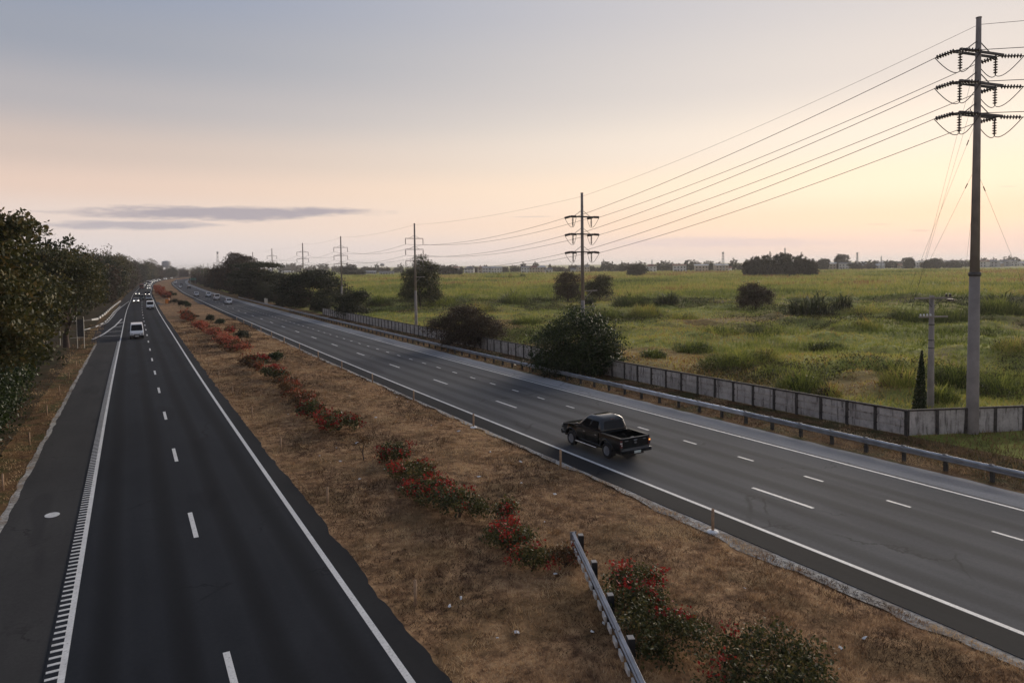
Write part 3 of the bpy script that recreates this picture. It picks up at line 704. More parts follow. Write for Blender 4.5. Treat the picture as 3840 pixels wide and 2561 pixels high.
# small distribution pole behind the wall corner
sx_,sy_=44.9,25.0; sz_=float(zg(sx_,sy_)); sp=thing('utility_pole','short pale utility pole with two crossarms behind the wall corner','utility pole',(sx_,sy_,sz_))
mb=MB(); mb.lathe([(.22,-.5),(.21,0),(.135,7.3)],12); o=O('shaft',mb.me('shaft',[m_polec]),sp)
for p in o.data.polygons: p.use_smooth=len(p.vertices)==4
for zz,hl,nm in ((7.15,1.25,'upper'),(5.95,.95,'lower')):
    mb=MB(); mb.box(-hl,hl,-.20,-.12,zz-.05,zz+.05); arm=O('crossarm',mb.me('crossarm',[m_polec]),sp,rot=(0,0,-.45))
    if nm=='upper':
        mb=MB(); mb.tube([(-.55,-.16,zz-.04),(0,-.1,zz-.65)],.025,5); mb.tube([(.55,-.16,zz-.04),(0,-.1,zz-.65)],.025,5); O('brace',mb.me('brace',[m_arm]),arm)
        for k in range(2):
            mb=MB(); mb.lathe([(.05,0),(.08,.05),(.05,.1),(.08,.15),(.04,.22)],8); O('pin_insulator',mb.me('pin_insulator',[m_ins],True),arm,(.85+.25*k,-.16,zz+.05))
        mb=MB(); mb.box(.95,1.35,-.22,-.1,zz-.22,zz-.08); O('cutout_box',mb.me('cutout_box',[m_ins]),arm)
    else:
        for k in range(4):
            mb=MB(); mb.lathe([(.04,0),(.06,.06),(.03,.14)],8); O('pin_insulator',mb.me('pin_insulator',[m_white],True),arm,(-.85+.22*k,-.16,zz+.05))
for zz in (5.4,4.4,3.9):
    mb=MB(); mb.lathe([(.172,zz),(.185,zz+.02),(.185,zz+.06),(.17,zz+.08)],10); O('band',mb.me('band',[m_arm],True),sp)
# ------------------------------------------------------------------ vegetation
def clumped(rng,lobes,ncl,nlf,cr,shell=.5,flat=.7,low=-.35):
    lobes=np.array(lobes,float); w=lobes[:,3]*lobes[:,4]+lobes[:,3]*lobes[:,5]; w=w/w.sum()
    li=rng.choice(len(lobes),ncl,p=w); d=rng.normal(size=(ncl,3)); d/=np.linalg.norm(d,axis=1)[:,None]
    d[:,2]=np.where(d[:,2]<low,-d[:,2]*.6,d[:,2])
    r=shell+(1-shell)*rng.rand(ncl)**.6; r*=1+np.clip(.16*rng.normal(size=ncl),-.3,.2)*(rng.rand(ncl)<.5)
    C=lobes[li,:3]+d*r[:,None]*lobes[li,3:6]
    ct=rng.rand(ncl)
    n=ncl*nlf; k=np.repeat(np.arange(ncl),nlf)
    P=C[k]+np.clip(rng.normal(size=(n,3)),-1.9,1.9)*np.array([1,1,flat])*cr
    t=np.clip(.30+.45*(ct[k]-.5)+.5*(rng.rand(n)-.35)+.12*(d[k,2]),0,1)
    return P,t,C
def leafq(rng,P,size,asp=.5,droop=0.,var=.4):
    n=len(P); a=rng.normal(size=(n,3)); a/=np.linalg.norm(a,axis=1)[:,None]
    if droop: a=a*(1-droop)+np.array([0,0,-1.])*droop; a/=np.linalg.norm(a,axis=1)[:,None]
    b=np.cross(a,rng.normal(size=(n,3))); b/=np.linalg.norm(b,axis=1)[:,None]+1e-9
    l=(size*(1+var*(rng.rand(n)*2-1)))[:,None]; w=l*asp
    return np.stack([P-a*l*.5,P+b*w*.5-a*l*.05,P+a*l*.5,P-b*w*.5-a*l*.05],1)
def trunk_mesh(h,r,targets,rng,m_,fork=.45,wob=.25):
    mb=MB(); zf=h*fork
    k1=Vector((rng.uniform(-wob,wob),rng.uniform(-wob,wob),zf*.55));k2=Vector((rng.uniform(-wob,wob)*1.5,rng.uniform(-wob,wob)*1.5,zf))
    mb.tube([(0,0,-.4),(0,0,.05),k1,k2],[r*1.5,r*1.15,r*.9,r*.8],8)
    for t in targets:
        t=Vector(t); mid=k2.lerp(t,.5)+Vector((rng.uniform(-.4,.4),rng.uniform(-.4,.4),.25*(t-k2).length*.3))
        mb.tube([k2-Vector((0,0,.15)),k2.lerp(mid,.5)+Vector((0,0,.1)),mid,t],[r*.55,r*.42,r*.28,r*.08],6)
    return mb.me('trunk',[m_],True)
def crown_mesh(seed,lobes,ncl,nlf,cr,size,m_,asp=.5,droop=0.,shell=.5,flat=.7,name='crown',tshift=0.,low=-.35,skirt=False):
    rng=np.random.RandomState(seed); P,t,C=clumped(rng,lobes,ncl,nlf,cr,shell,flat,low)
    return quads(name,leafq(rng,P,size,asp,droop),np.clip(t+tshift,0,1),m_)
def tree(name,label,cat,x,y,lobes,leafm,ncl,nlf,cr,size,seed,trunk=(None,),th=4,tr=.25,asp=.5,droop=0.,shell=.5,flat=.7,group=None,bark=None,fork=.5,tshift=0.,extra=None,low=-.35,z=None):
    z=ground(x,y) if z is None else z
    root=thing(name,label,cat,(x,y,z),0,group); rng=np.random.RandomState(seed+99)
    tg=[(l[0],l[1],l[2]) for l in lobes[:7]]
    O('trunk',trunk_mesh(th,tr,tg,rng,bark or m_bark,fork),root)
    O('crown',crown_mesh(seed,lobes,ncl,nlf,cr,size,leafm,asp,droop,shell,flat,tshift=tshift,low=low),root)
    return root
def dome(R_,H_,base,n,rng,rl=.45,spread=.62,skirt=True):
    """lobes making an uneven dome: radius R_, top H_, underside base"""
    out=[(0,0,base+(H_-base)*.55,R_*.62,R_*.62,(H_-base)*.45)]
    for i in range(n):
        a=2*math.pi*i/n+rng.uniform(-.3,.3); r=R_*spread*rng.uniform(.8,1.1); f=rng.uniform(.25,.72)
        out.append((r*math.cos(a),r*math.sin(a),base+(H_-base)*f,R_*rl*rng.uniform(.8,1.15),R_*rl*rng.uniform(.8,1.15),(H_-base)*.30*rng.uniform(.8,1.2)))
    if skirt:
        for i in range(5):
            a=2*math.pi*(i+.5)/5; out.append((R_*.55*math.cos(a),R_*.55*math.sin(a),base+(H_-base)*.2,R_*.42,R_*.42,(H_-base)*.24))
    return out
RG=np.random.RandomState
# -- near left trees
tree('broadleaf_tree','nearest big-leaved tree at the left edge, tallest against the sky','tree',-10.2,46,[(1.2,0,7.6,4.6,4.6,4.2),(2.6,-.5,10.4,3.2,3.0,2.0),(3.6,1.0,5.0,2.8,3.2,2.8),(0,-3,5.5,3.5,3.2,3.2),(1.0,3.0,8.5,3.4,3.4,2.8),(4.4,.5,11.6,1.5,1.6,.9),(4.0,-1.0,8.2,1.8,2.0,2.0)],f_teak,1500,28,.36,.26,11,th=8,tr=.32,asp=.62,droop=.35,shell=.2,tshift=-.06)
tree('broadleaf_tree','second big-leaved tree on the left verge with yellowing hanging leaves','tree',-9.8,64,[(1,0,6.4,4.4,4.6,3.4),(2.7,-1,5.6,2.5,3.0,2.0),(3.2,2,7.4,2.6,2.8,2.0),(0,3,6.2,4,4,3.2),(2.4,-2.5,7.9,2.4,2.4,1.7)],f_teak,1250,28,.38,.27,12,th=7,tr=.28,asp=.6,droop=.35,shell=.2,tshift=.05)
tree('broadleaf_tree','forked leaning tree at the corner of the side road, bare trunk showing','tree',-7.3,104.5,[(-1,0,9.6,5.4,5.6,2.6),(-4,2,7.8,4.4,4.8,3.2),(1.6,-2,6.6,3.2,3.4,2.4),(-3,-4,6.4,4.2,4,3),(1.0,3,8.4,3.4,3.6,2.2),(-1.5,-1,11.4,2.8,3.0,1.3)],f_teak,1300,24,.52,.31,13,th=5.2,tr=.34,fork=.55,asp=.55,droop=.25,shell=.4,tshift=-.08)
for i,(x,y,r,h,fm) in enumerate([(-8.3,41,2.6,4.0,f_green),(-8.3,46.5,2.5,3.6,f_green),(-8.5,52.5,2.6,3.9,f_green),(-8.6,58.5,2.5,4.2,f_green),(-8.9,65,2.4,4.0,f_green),(-9.6,73,2.6,4.4,f_dark),(-10.2,82,2.8,4.6,f_dark),(-11,92,3.0,4.6,f_dark),(-11.2,36,2.6,4.2,f_green)]):
    rg=RG(200+i); tree('roadside_shrub',['dense green shrub on the left verge, nearest the camera','second leafy green shrub along the left verge','third leafy green shrub along the left verge','fourth leafy green shrub along the left verge','fifth leafy green shrub along the left verge','dark shrub under the second big-leaved tree','dark shrub before the forked leaning tree','dark shrub left of the forked leaning tree','green shrub at the left picture edge'][i],'shrub',x,y,dome(r,h,.1,6,rg),fm,230,22,.34,.20,210+i,th=2,tr=.07,asp=.55,shell=.45,droop=.2,tshift=-.05)
# -- canopy variants for the tree rows (copied)
def variant(seed,R_,H_,base,fm,ncl,nlf,size,bark=m_bark,flat=.55,n=7,tr=.4,droop=0):
    rg=RG(seed); lb=dome(R_,H_,base,n,rg); rng=RG(seed+5)
    return (trunk_mesh(H_*.62,tr,[l[:3] for l in lb[:6]],rng,bark,.5),crown_mesh(seed,lb,ncl,nlf,R_*.085,size,fm,.6,droop,.38,flat,low=-1.1,skirt=True))
VR=[variant(31,8.0,14.5,.2,f_dark,760,18,.55),variant(32,7.4,13.2,.1,f_brown,700,18,.55),variant(33,8.6,15.2,.3,f_olive,760,18,.55),variant(34,7.6,13.8,.1,f_dark,700,18,.55),variant(35,7.0,12.6,.1,f_brown,680,18,.55)]
def put(v,name,label,cat,x,y,s,sz,rz,group):
    root=thing(name,label,cat,(x,y,ground(x,y)),rz,group,(s,s,sz))
    O('trunk',v[0],root); O('crown',v[1],root); return root
rnd=random.Random(5)
Y=150.; i=0
while Y<900:
    off=-15.0-rnd.uniform(0,2.5)+ (3.0 if Y>240 else 0)
    x,y,_=R3(off,Y); s=rnd.uniform(.9,1.12)*(1.12 if Y<330 else 1.22)
    put(VR[(i*2+ (i//3))%5],'roadside_tree','tall roadside tree in the dense dark row left of the highway','tree',x,y,s,s*rnd.uniform(.88,1.12)*1.0,rnd.uniform(0,6.3),'trees in the row left of the highway')
    Y+=rnd.uniform(9.5,13.5) if Y<500 else rnd.uniform(15,24); i+=1
Y=112.; i=0
while Y<700:
    x,y,_=R3(-31-rnd.uniform(0,6),Y)
    s=rnd.uniform(.85,1.1)
    if not(108<Y<142): put(VR[(i*3+1)%5],'roadside_tree','tree in the second rank behind the left roadside row','tree',x,y,s,s*rnd.uniform(.85,1.05),rnd.uniform(0,6.3),'trees behind the row left of the highway')
    Y+=rnd.uniform(15,22); i+=1
for i,(x,y,s) in enumerate([(-20,44,.8),(-20,60,.8),(-21,78,.85),(-22,96,.85)]):
    put(VR[i%5],'roadside_tree',['tree behind the nearest left tree','dark tree behind the second left tree','dark tree behind the left verge shrubs','dark tree left behind the forked tree'][i],'tree',x,y,s,s*.85,i*1.3,None)
# -- right roadside rain trees
rg=RG(61)
tree('rain_tree','dome-shaped dark rain tree beside the far end of the wall','tree',38.6,169.2,[(0,0,7.2,6.4,6.4,2.6),(-4.5,0,5.6,4.2,5,2.4),(4.6,0,5.4,4.4,5,2.6),(0,-4,5.8,5,4,2.4),(0,4.5,5.8,5,4,2.4),(-6.6,-1,4.4,2.4,3,1.4),(7.0,-1,3.6,2.2,3,1.8),(2,-1,8.6,3.6,3.6,1.1),(4,-2,3.4,3.4,3,2.2),(-3,-2,3.6,3.0,3,1.8)],f_dark,1100,18,.60,.42,62,th=4.4,tr=.45,fork=.55,shell=.45,flat=.45,low=-.2)
tree('rain_tree','dense dark shrub hanging over the wall right of the dome-shaped tree','tree',38.4,134,dome(3.8,6.2,.1,6,rg),f_dark,420,18,.42,.34,63,th=3,tr=.15)
tree('rain_tree','flat-topped layered roadside tree, second from the wall end','tree',38.5,246,[(0,0,11.3,8.8,8.8,1.3),(-3,0,8.0,7,7,2.8),(4,1,7.2,7,7,3.0),(0,-4,6.2,6,5,3.0),(-6,-1,5.6,5,5,3.0),(7,-1,5.2,4,5,2.6),(1,0,4,7,6,3),(-4,-3,3,5,4,2.6),(6,-3,2.6,4,4,2.4)],f_dark,1150,17,.8,.55,64,th=6,tr=.5,fork=.5,flat=.35,shell=.4)
tree('rain_tree','tall spreading roadside tree, third from the wall end, highest on the right','tree',39.5,300,[(0,0,12.5,7.0,7.0,3.6),(-5,0,9,6.5,7,3.6),(5,0,8.5,7,7,3.6),(0,-4,6.5,8,6,4),(-8,0,6.0,5,6,4),(9,-1,5.5,5,6,3.6),(-1.5,0,16.2,3.0,3.2,1.2),(1.5,0,14.6,4.2,4.2,1.5),(-5,-3,3.2,6,5,3),(5,-3,3,6,5,3)],f_brown,1200,17,.9,.60,65,th=8,tr=.55,fork=.5,flat=.4,shell=.4)
Y=326.;i=0
while Y<930:
    x,y,_=R3(41+rnd.uniform(-2,5),Y); s=rnd.uniform(.75,1.0)
    put(VR[(i*2)%5],'roadside_tree','tree in the far dark row right of the highway','tree',x,y,s,s*rnd.uniform(.75,.95),rnd.uniform(0,6.3),'trees in the far row right of the highway'); i+=1
    Y+=rnd.uniform(13,22)
for i,(off,Y,s) in enumerate([(2,1010,1.1),(20,1040,1.0),(38,1060,1.05),(-14,1000,1.1),(55,1100,1.1),(75,1120,1.1),(-30,1040,1.1),(8,1090,1.0)]):
    x=46+off; put(VR[i%5],'roadside_tree','hazy tree closing off the far end of the highway','tree',x,Y,s,s*.95,i*1.1,'hazy trees at the far end of the highway')
for i,(off,Y,s,sz) in enumerate([(37.5,181,.42,.40),(36.5,192,.46,.42),(38.5,204,.5,.45),(36.8,222,.42,.40),(36.8,233,.48,.45),(37.5,258,.5,.45),(37,270,.52,.5),(38,281,.5,.45),(37.5,314,.5,.45),(38.5,161,.34,.36)]):
    x,y,_=R3(off,Y); put(VR[(0,3,1)[i%3]],'roadside_shrub',['dark shrub under the dome-shaped rain tree, right after it','dark shrub two places beyond the dome-shaped rain tree','dark shrub three places beyond the dome-shaped rain tree','dark shrub before the flat-topped tree','dark shrub at the near foot of the flat-topped tree','dark shrub at the far foot of the flat-topped tree','dark shrub between the flat-topped and the tall spreading tree','dark shrub at the near foot of the tall spreading tree','dark shrub at the far foot of the tall spreading tree','low dark shrub at the near foot of the dome-shaped tree'][i],'shrub',x,y,s,sz,i*2.1,None)
# -- roadside bushes right
rg=RG(71)
tree('bush','wide russet bush by the wall, left of the round green bush','bush',35.2,74.5,[(0,0,2.9,3.6,3.4,2.0),(-2.6,.6,2.4,2.2,2.4,1.7),(2.6,-.4,2.2,2.4,2.4,1.6),(0,-1.6,2.1,2.8,1.8,1.6),(.3,.4,4.2,2.4,2.2,.9),(3.4,-1.2,1.4,1.4,1.4,1.0),(-1.6,-1.4,1.0,2.2,1.6,1.1),(1.6,-1.3,.9,2.2,1.6,1.0),(0,0,1.2,3.8,2.6,1.2)],f_brown,1150,24,.34,.19,72,th=2.2,tr=.13,fork=.4,shell=.4,bark=m_barkp,droop=.15)
tree('bush','round dense green bush hiding the wall, beside the guardrail','bush',35.0,50.2,[(0,0,3.0,3.5,3.3,2.5),(-2.4,.8,2.4,2.2,2.4,2.1),(2.2,-.6,2.3,2.4,2.4,2.1),(0,-1.6,2.3,2.8,1.9,2.1),(.2,.3,4.7,2.2,2.0,1.2),(1.8,-1.4,1.4,1.8,1.5,1.3),(-2.2,-1.0,1.3,1.8,1.5,1.2),(0,-1.2,1.0,3.4,2.2,1.3),(-1.2,.5,1.0,3.4,2.8,1.3),(1.6,.3,1.0,3.0,2.8,1.3)],f_green,1500,24,.30,.21,73,th=2.4,tr=.16,fork=.4,shell=.42,low=-1.1)
# -- trees in the field
tree('field_tree','tall vine-draped field tree with an arching drooping top','tree',64.5,163,[(0,0,4.6,4.6,4.6,4.4),(-1.8,0,7.4,3.2,3.2,3.0),(2.0,0,6.6,3.4,3.4,3.8),(.8,0,10.4,2.6,2.6,2.2),(3.6,0,9.2,1.6,1.6,2.2),(.2,0,12.4,1.5,1.5,.8),(-3.4,0,2.6,2.3,2.6,2.8),(3.2,-1,2.6,2.4,2.6,2.8),(0,-1.5,2.0,4.2,3,2.2)],f_teak,1350,20,.46,.33,75,th=7,tr=.3,droop=.55,asp=.35,tshift=-.12)
tree('field_tree','rounded field tree just left of the second power pole','tree',99.5,148,dome(3.7,8.0,.2,6,RG(3))+[(0,0,6.6,2.6,2.6,1.4)],f_brown,560,20,.40,.30,76,th=4.5,tr=.25,tshift=.0)
tree('field_tree','olive field tree just right of the second power pole','tree',111,149.5,dome(3.9,7.0,.1,6,RG(4)),f_olive,560,20,.42,.30,77,th=4,tr=.2)
tree('field_tree','reddish bushy tree alone in the middle of the field','tree',116,101,[(-1.6,0,4.0,2.7,2.7,1.8),(2.2,0,2.8,2.3,2.4,1.7),(-2.4,0,2.4,2.2,2.4,1.6),(.4,0,1.6,3.4,2.8,1.7),(-2,0,1.2,2.4,2.4,1.3)],f_brown,680,20,.38,.27,78,th=2.8,tr=.18,tshift=.08)
tree('field_tree','small round dark tree at the field edge, left of the tree clump','tree',311,376,dome(7.4,10.5,.5,6,RG(6)),f_far,330,16,.8,.8,79,th=6,tr=.3)
def pxg(u,v):
    r=FWD+RI*(u*KD-1920)/FP-UI*(v*KD-(993.04+FP*math.tan(PIT)))/FP
    ts=np.concatenate([np.arange(2,200,1.),np.arange(200,3000,5.)]); X=ts*r[0];Y=ts*r[1];Z=CH+ts*r[2]-zg(X,Y); i=int(np.argmax(Z<0))
    if not Z[i]<0: i=len(ts)-1
    a,b=ts[i-1],ts[i]; t=a+(b-a)*Z[i-1]/(Z[i-1]-Z[i]); return float(t*r[0]),float(t*r[1])
def mpd(x,y): return float(np.dot(np.array([x,y,-CH]),FWD))*KD/FP
VF=[variant(51,6.5,13.5,.1,f_far,480,16,.85,n=6,flat=.7),variant(52,6.2,12.2,.1,f_far,480,16,.85,n=6,flat=.7),variant(53,7.0,11.0,.1,f_far,480,16,.9,n=7,flat=.7)]
for i,(u,w,h) in enumerate([(1718,30,40),(1741,34,46),(1766,36,49),(1793,40,54),(1816,36,54),(1840,36,48),(1862,34,40)]):
    x,y=pxg(u,636.5-(i%2)*.8); k=mpd(x,y); s=w*k/13; put(VF[i%3],'field_tree',['leftmost tree of the dark clump in the far field','second tree from the left in the dark field clump','third tree from the left in the dark field clump','middle tree of the dark clump in the far field','third tree from the right in the dark field clump','second tree from the right in the dark field clump','rightmost tree of the dark clump in the far field'][i],'tree',x,y,s,h*k/(13.5,12.2,11.0)[i%3],i*1.7,'dark clump of trees in the far field')
x,y=pxg(800,634);k=mpd(x,y); put(VF[2],'field_tree','large rounded dark tree right of the fourth power pole','tree',x,y,40*k/14,26*k/11,1,None)
x,y=pxg(828,635);k=mpd(x,y); put(VF[0],'field_tree','smaller dark tree at the right foot of the large rounded one','tree',x,y,26*k/13,14*k/13.5,2,None)
for i,(u,v,w,h) in enumerate([(1024,634,40,20),(1050,634,26,19)]):
    x,y=pxg(u,v);k=mpd(x,y); put(VF[i],'field_tree',['dark far tree right of the vine-draped tree','rounder dark far tree beside it, right of the vine-draped tree'][i],'tree',x,y,w*k/13,h*k/13,i,None)
# far tree line
VT=[variant(55,5.5,11.5,.2,f_far,130,12,1.1,n=5,flat=.8),variant(56,6.5,10,.2,f_far,130,12,1.1,n=6,flat=.8),variant(57,4.6,13,.2,f_far,120,12,1.1,n=5,flat=.8),variant(58,6.2,9,.2,f_brown,130,12,1.1,n=6,flat=.8)]
rnd=random.Random(9)
def vfar(u): return float(np.interp(u,[640,900,1100,1300,1600,1900,2351],[627,629.5,628.5,627,625.5,620,612.5]))
u=645.
while u<2380:
    x,y=pxg(u,vfar(u)-rnd.uniform(0,3.5)); k=mpd(x,y)
    big=1380<u<1700
    hh=rnd.uniform(17,28) if big else rnd.uniform(12,22); ww=hh*rnd.uniform(.9,1.5)
    if u>1900: hh*=1.0;ww*=1.0
    v_=VT[rnd.randrange(4)]
    put(v_,'far_tree','small hazy tree in the distant tree line','tree',x,y,ww*k/12,hh*k/11,rnd.uniform(0,6),'distant tree line')
    u+=ww*rnd.uniform(.4,.8) if big else ww*rnd.uniform(.45,1.0)
for i,(u,v,w,h) in enumerate([(1930,620,34,33),(1965,621,34,16),(2001,619,18,14),(2087,618,28,24),(2138,619,44,24),(2186,617,38,20),(1890,621,28,24)]):
    x,y=pxg(u,v);k=mpd(x,y); put(VF[i%3],'far_tree',['tall dark tree right of the far clump','low wide dark tree before the distant houses','tiny round tree before the distant houses','round tree in the middle of the distant houses','wide low tree in the middle of the distant houses','round tree left of the tall pole before the houses','dark tree at the right foot of the far clump'][i],'tree',x,y,w*k/13,h*k/12,i,None)
# -- bushes in the field
def fbush(u,v,w,h,fm,label,sz=.22,ncl=None,seed=0,droop=0.,tshift=0.):
    x,y=pxg(u,v); k=mpd(x,y); R_=w*k/2; H_=h*k*.85; rg=RG(400+seed)
    woody=fm in (f_dark,)
    root=thing('field_bush',label,'bush',(x,y,ground(x,y)-.1)); lb=[]
    for q_ in range(13):
        aa=rg.rand()*6.283; rr_=R_*math.sqrt(rg.rand())*.95; s_=rg.uniform(.14,.42); hz_=H_*rg.uniform(.15,.62)*(1-.35*rr_/R_); lb.append((rr_*math.cos(aa),rr_*math.sin(aa),hz_,R_*s_,R_*s_,H_*rg.uniform(.18,.45)))
    lb=[(l[0],l[1]*.7,l[2],l[3],l[4]*.75,l[5]) for l in lb]
    lsz=sz*(.5+k*3.2)
    ncl=int(np.clip(R_*(R_*.8+2*H_)*3.0*.25/(lsz*lsz*.45)/16*(1.5 if woody else 1.1),70,420))
    O('stems',trunk_mesh(H_*.5,.04+R_*.01,[l[:3] for l in lb[:5]],RG(seed),m_bark,.3,.05),root)
    O('foliage',crown_mesh(410+seed,lb,ncl,16,.09*R_+.08,lsz,{f_olive:f_green}.get(fm,fm),.45,.1,.3,.7,name='foliage',tshift=tshift-.05,low=-1.1),root)
    # grass growing over and around it
    n=int(np.clip(R_*H_*520/(1+k*8),300,2600)); a=rg.rand(n)*6.283; q=np.sqrt(rg.rand(n))*1.25; px_=R_*q*np.cos(a);py_=R_*.8*q*np.sin(a)
    pz=H_*.8*np.sqrt(np.maximum(0,1-q*q*.8))*rg.rand(n)*(q<1.1)*(.3+1.2*vnoise(px_*1.3+seed,py_*1.3)); hh=(.25+.75*rg.rand(n)**2)*min(1.6,.5+H_*.4); la=np.arctan2(py_,px_)+rg.normal(size=n)*.8; ll=hh*(.2+.6*rg.rand(n))
    B_=np.stack([px_,py_,pz-.1],1); sd=np.stack([np.cos(a+1.3),np.sin(a+1.3),np.zeros(n)],1)*(.03+k*.28); tip=B_+np.stack([np.cos(la)*ll,np.sin(la)*ll,hh],1)
    t0={f_brown:.66,f_olive:.36,f_dark:.2,f_reed:.6}[fm]
    O('grass_tuft',quads('grass_tuft',np.stack([B_-sd,B_+sd,tip],1),np.clip(t0+.5*(rg.rand(n)-.5)+.25*(pz/H_-.3),0,1),f_grass,3),root)
FB=[(870,704,50,24,f_dark,'dark bush left of the third power pole'),(1180,700,70,36,f_dark,'dark shrub mass with palm-like tips left of the second power pole'),(1450,705,90,38,f_dark,'dark bush right of the olive field tree'),(1480,722,80,34,f_brown,'orange-brown bush behind the round green bush'),(1210,745,76,26,f_olive,'low olive mound behind the russet bush'),(1400,728,60,26,f_olive,'olive scrub right behind the round green bush'),
(1590,800,95,26,f_olive,'low green hummock above the middle of the wall'),(1500,822,60,26,f_olive,'small hummock right of the round green bush'),(1690,842,150,40,f_olive,'wide dark green thicket above the wall centre'),(1760,835,60,44,f_brown,'brown tuft standing on the wide thicket'),(1840,895,110,54,f_olive,'tall grassy thicket right behind the wall'),(1905,908,60,36,f_brown,'brown scrub right behind the wall near the corner'),
(1560,738,90,20,f_brown,'brown scrub strip in the middle field'),(1640,770,120,22,f_olive,'dark scrub strip in the middle field, left'),(1760,768,110,16,f_dark,'dark flat hummock in the middle field'),(1900,795,90,20,f_dark,'dark hummock left of the utility pole'),(1990,760,70,26,f_brown,'russet hummock left of the utility pole top'),(2000,722,140,30,f_brown,'russet scrub belt right of the reddish tree'),(2090,735,120,30,f_dark,'dark scrub belt behind the utility pole'),
(2180,738,110,32,f_dark,'dark scrub left of the tall near pole'),(2070,898,90,56,f_brown,'brown bush behind the wall corner'),(2050,870,70,50,f_dark,'dark bush behind the wall corner bush'),(2190,872,110,50,f_dark,'dark bushes between the utility pole and the tall pole'),(2160,925,70,46,f_olive,'bright grassy clump beside the utility pole foot'),(2300,890,120,52,f_olive,'green clump right of the tall near pole'),(2330,815,90,30,f_brown,'tan clump at the right edge of the field'),(2290,730,120,44,f_dark,'dark scrub right of the tall near pole'),
(1065,641,12,12,f_brown,'tiny dark bush alone in the far field'),(1172,640,13,14,f_brown,'tiny brown bush in the far field'),(1200,640,14,16,f_dark,'tiny green bush in the far field'),(1145,636,8,9,f_brown,'smallest bush in the far field'),(1010,700,120,30,f_olive,'green scrub at the foot of the vine-draped tree'),(1090,712,90,26,f_reed,'pale reedy clump right of the vine-draped tree'),(810,690,50,28,f_olive,'olive scrub behind the wall at its far end'),(1290,760,70,30,f_olive,'green scrub between the two wall bushes'),(1940,660,60,12,f_dark,'dark streak of scrub in the upper field')]
for i,b_ in enumerate(FB): fbush(*b_[:6],seed=i,droop=.1)
# -- reed and banana-like clumps
def reeds(u,v,w,h,n,label,seed):
    x,y=pxg(u,v);k=mpd(x,y);rg=RG(600+seed);R_=w*k/2;H_=h*k
    root=thing('reed_clump',label,'reeds',(x,y,ground(x,y)-.1))
    a=rg.rand(n)*6.283;r=R_*np.sqrt(rg.rand(n)); b=np.stack([r*np.cos(a),r*np.sin(a)*.6,np.zeros(n)],1)
    hh=H_*(.30+.75*rg.rand(n)**1.6)*(1-.45*(r/R_)**2)*(.6+.8*vnoise(b[:,0]*.5+seed*7,b[:,1]*.5)); la=a+rg.normal(size=n)*1.2; ll=hh*(.3+.9*rg.rand(n))
    mid=b+np.stack([np.cos(la)*ll*.3,np.sin(la)*ll*.3,hh*.75],1); tip=b+np.stack([np.cos(la)*ll,np.sin(la)*ll,hh*(.8+.25*rg.rand(n))],1)
    wv=np.stack([-np.sin(la),np.cos(la),np.zeros(n)],1)*(.09+k*.6)
    O('leaves',quads('leaves',np.stack([b-wv*.4,mid-wv,tip,mid+wv],1),np.clip(rg.rand(n)*.9+.05,0,1),f_reed),root)
    lb=dome(R_*.9,H_*.42,-.1,5,rg,.4,.6)
    O('undergrowth',crown_mesh(700+seed,lb,90,14,.14*R_,.3,f_dark,.5,name='undergrowth'),root)
reeds(1860,722,110,56,420,'clump of arching grey-green reeds right of the reddish tree',1)
reeds(1930,715,60,44,220,'smaller reed clump at the right of the arching reeds',2)
reeds(2290,716,110,54,380,'arching reed clump right of the tall near pole',3)
reeds(1530,702,70,30,220,'pale reeds in the middle field, right of the olive tree',4)
reeds(1175,697,60,34,220,'pale reeds left of the second power pole',5)
reeds(1350,705,40,24,120,'reeds around the foot of the second power pole',6)
# -- vine cone on a stay behind the wall corner
vx,vy=43.4,24.8; vz=ground(vx,vy); root=thing('climbing_vine','narrow dark green cone of vine leaning beside the utility pole','vine',(vx,vy,vz))
rg=RG(91); n=5200; t=rg.rand(n)**1.35; P=np.stack([t*.95-.35,t*.42-.15,t*3.75],1); a=rg.rand(n)*6.283; rr=(.42*(1-t)**.85+.03)*np.sqrt(rg.rand(n)); P[:,0]+=rr*np.cos(a);P[:,1]+=rr*np.sin(a)
O('leaves',quads('leaves',leafq(rg,P,.10,.6,.3),np.clip(rg.rand(n)*.6,0,1),f_green),root)
mb=MB();mb.tube([(-.35,-.15,-.2),(.62,.28,3.85)],.015,5);O('stay',mb.me('stay',[m_wire]),root)
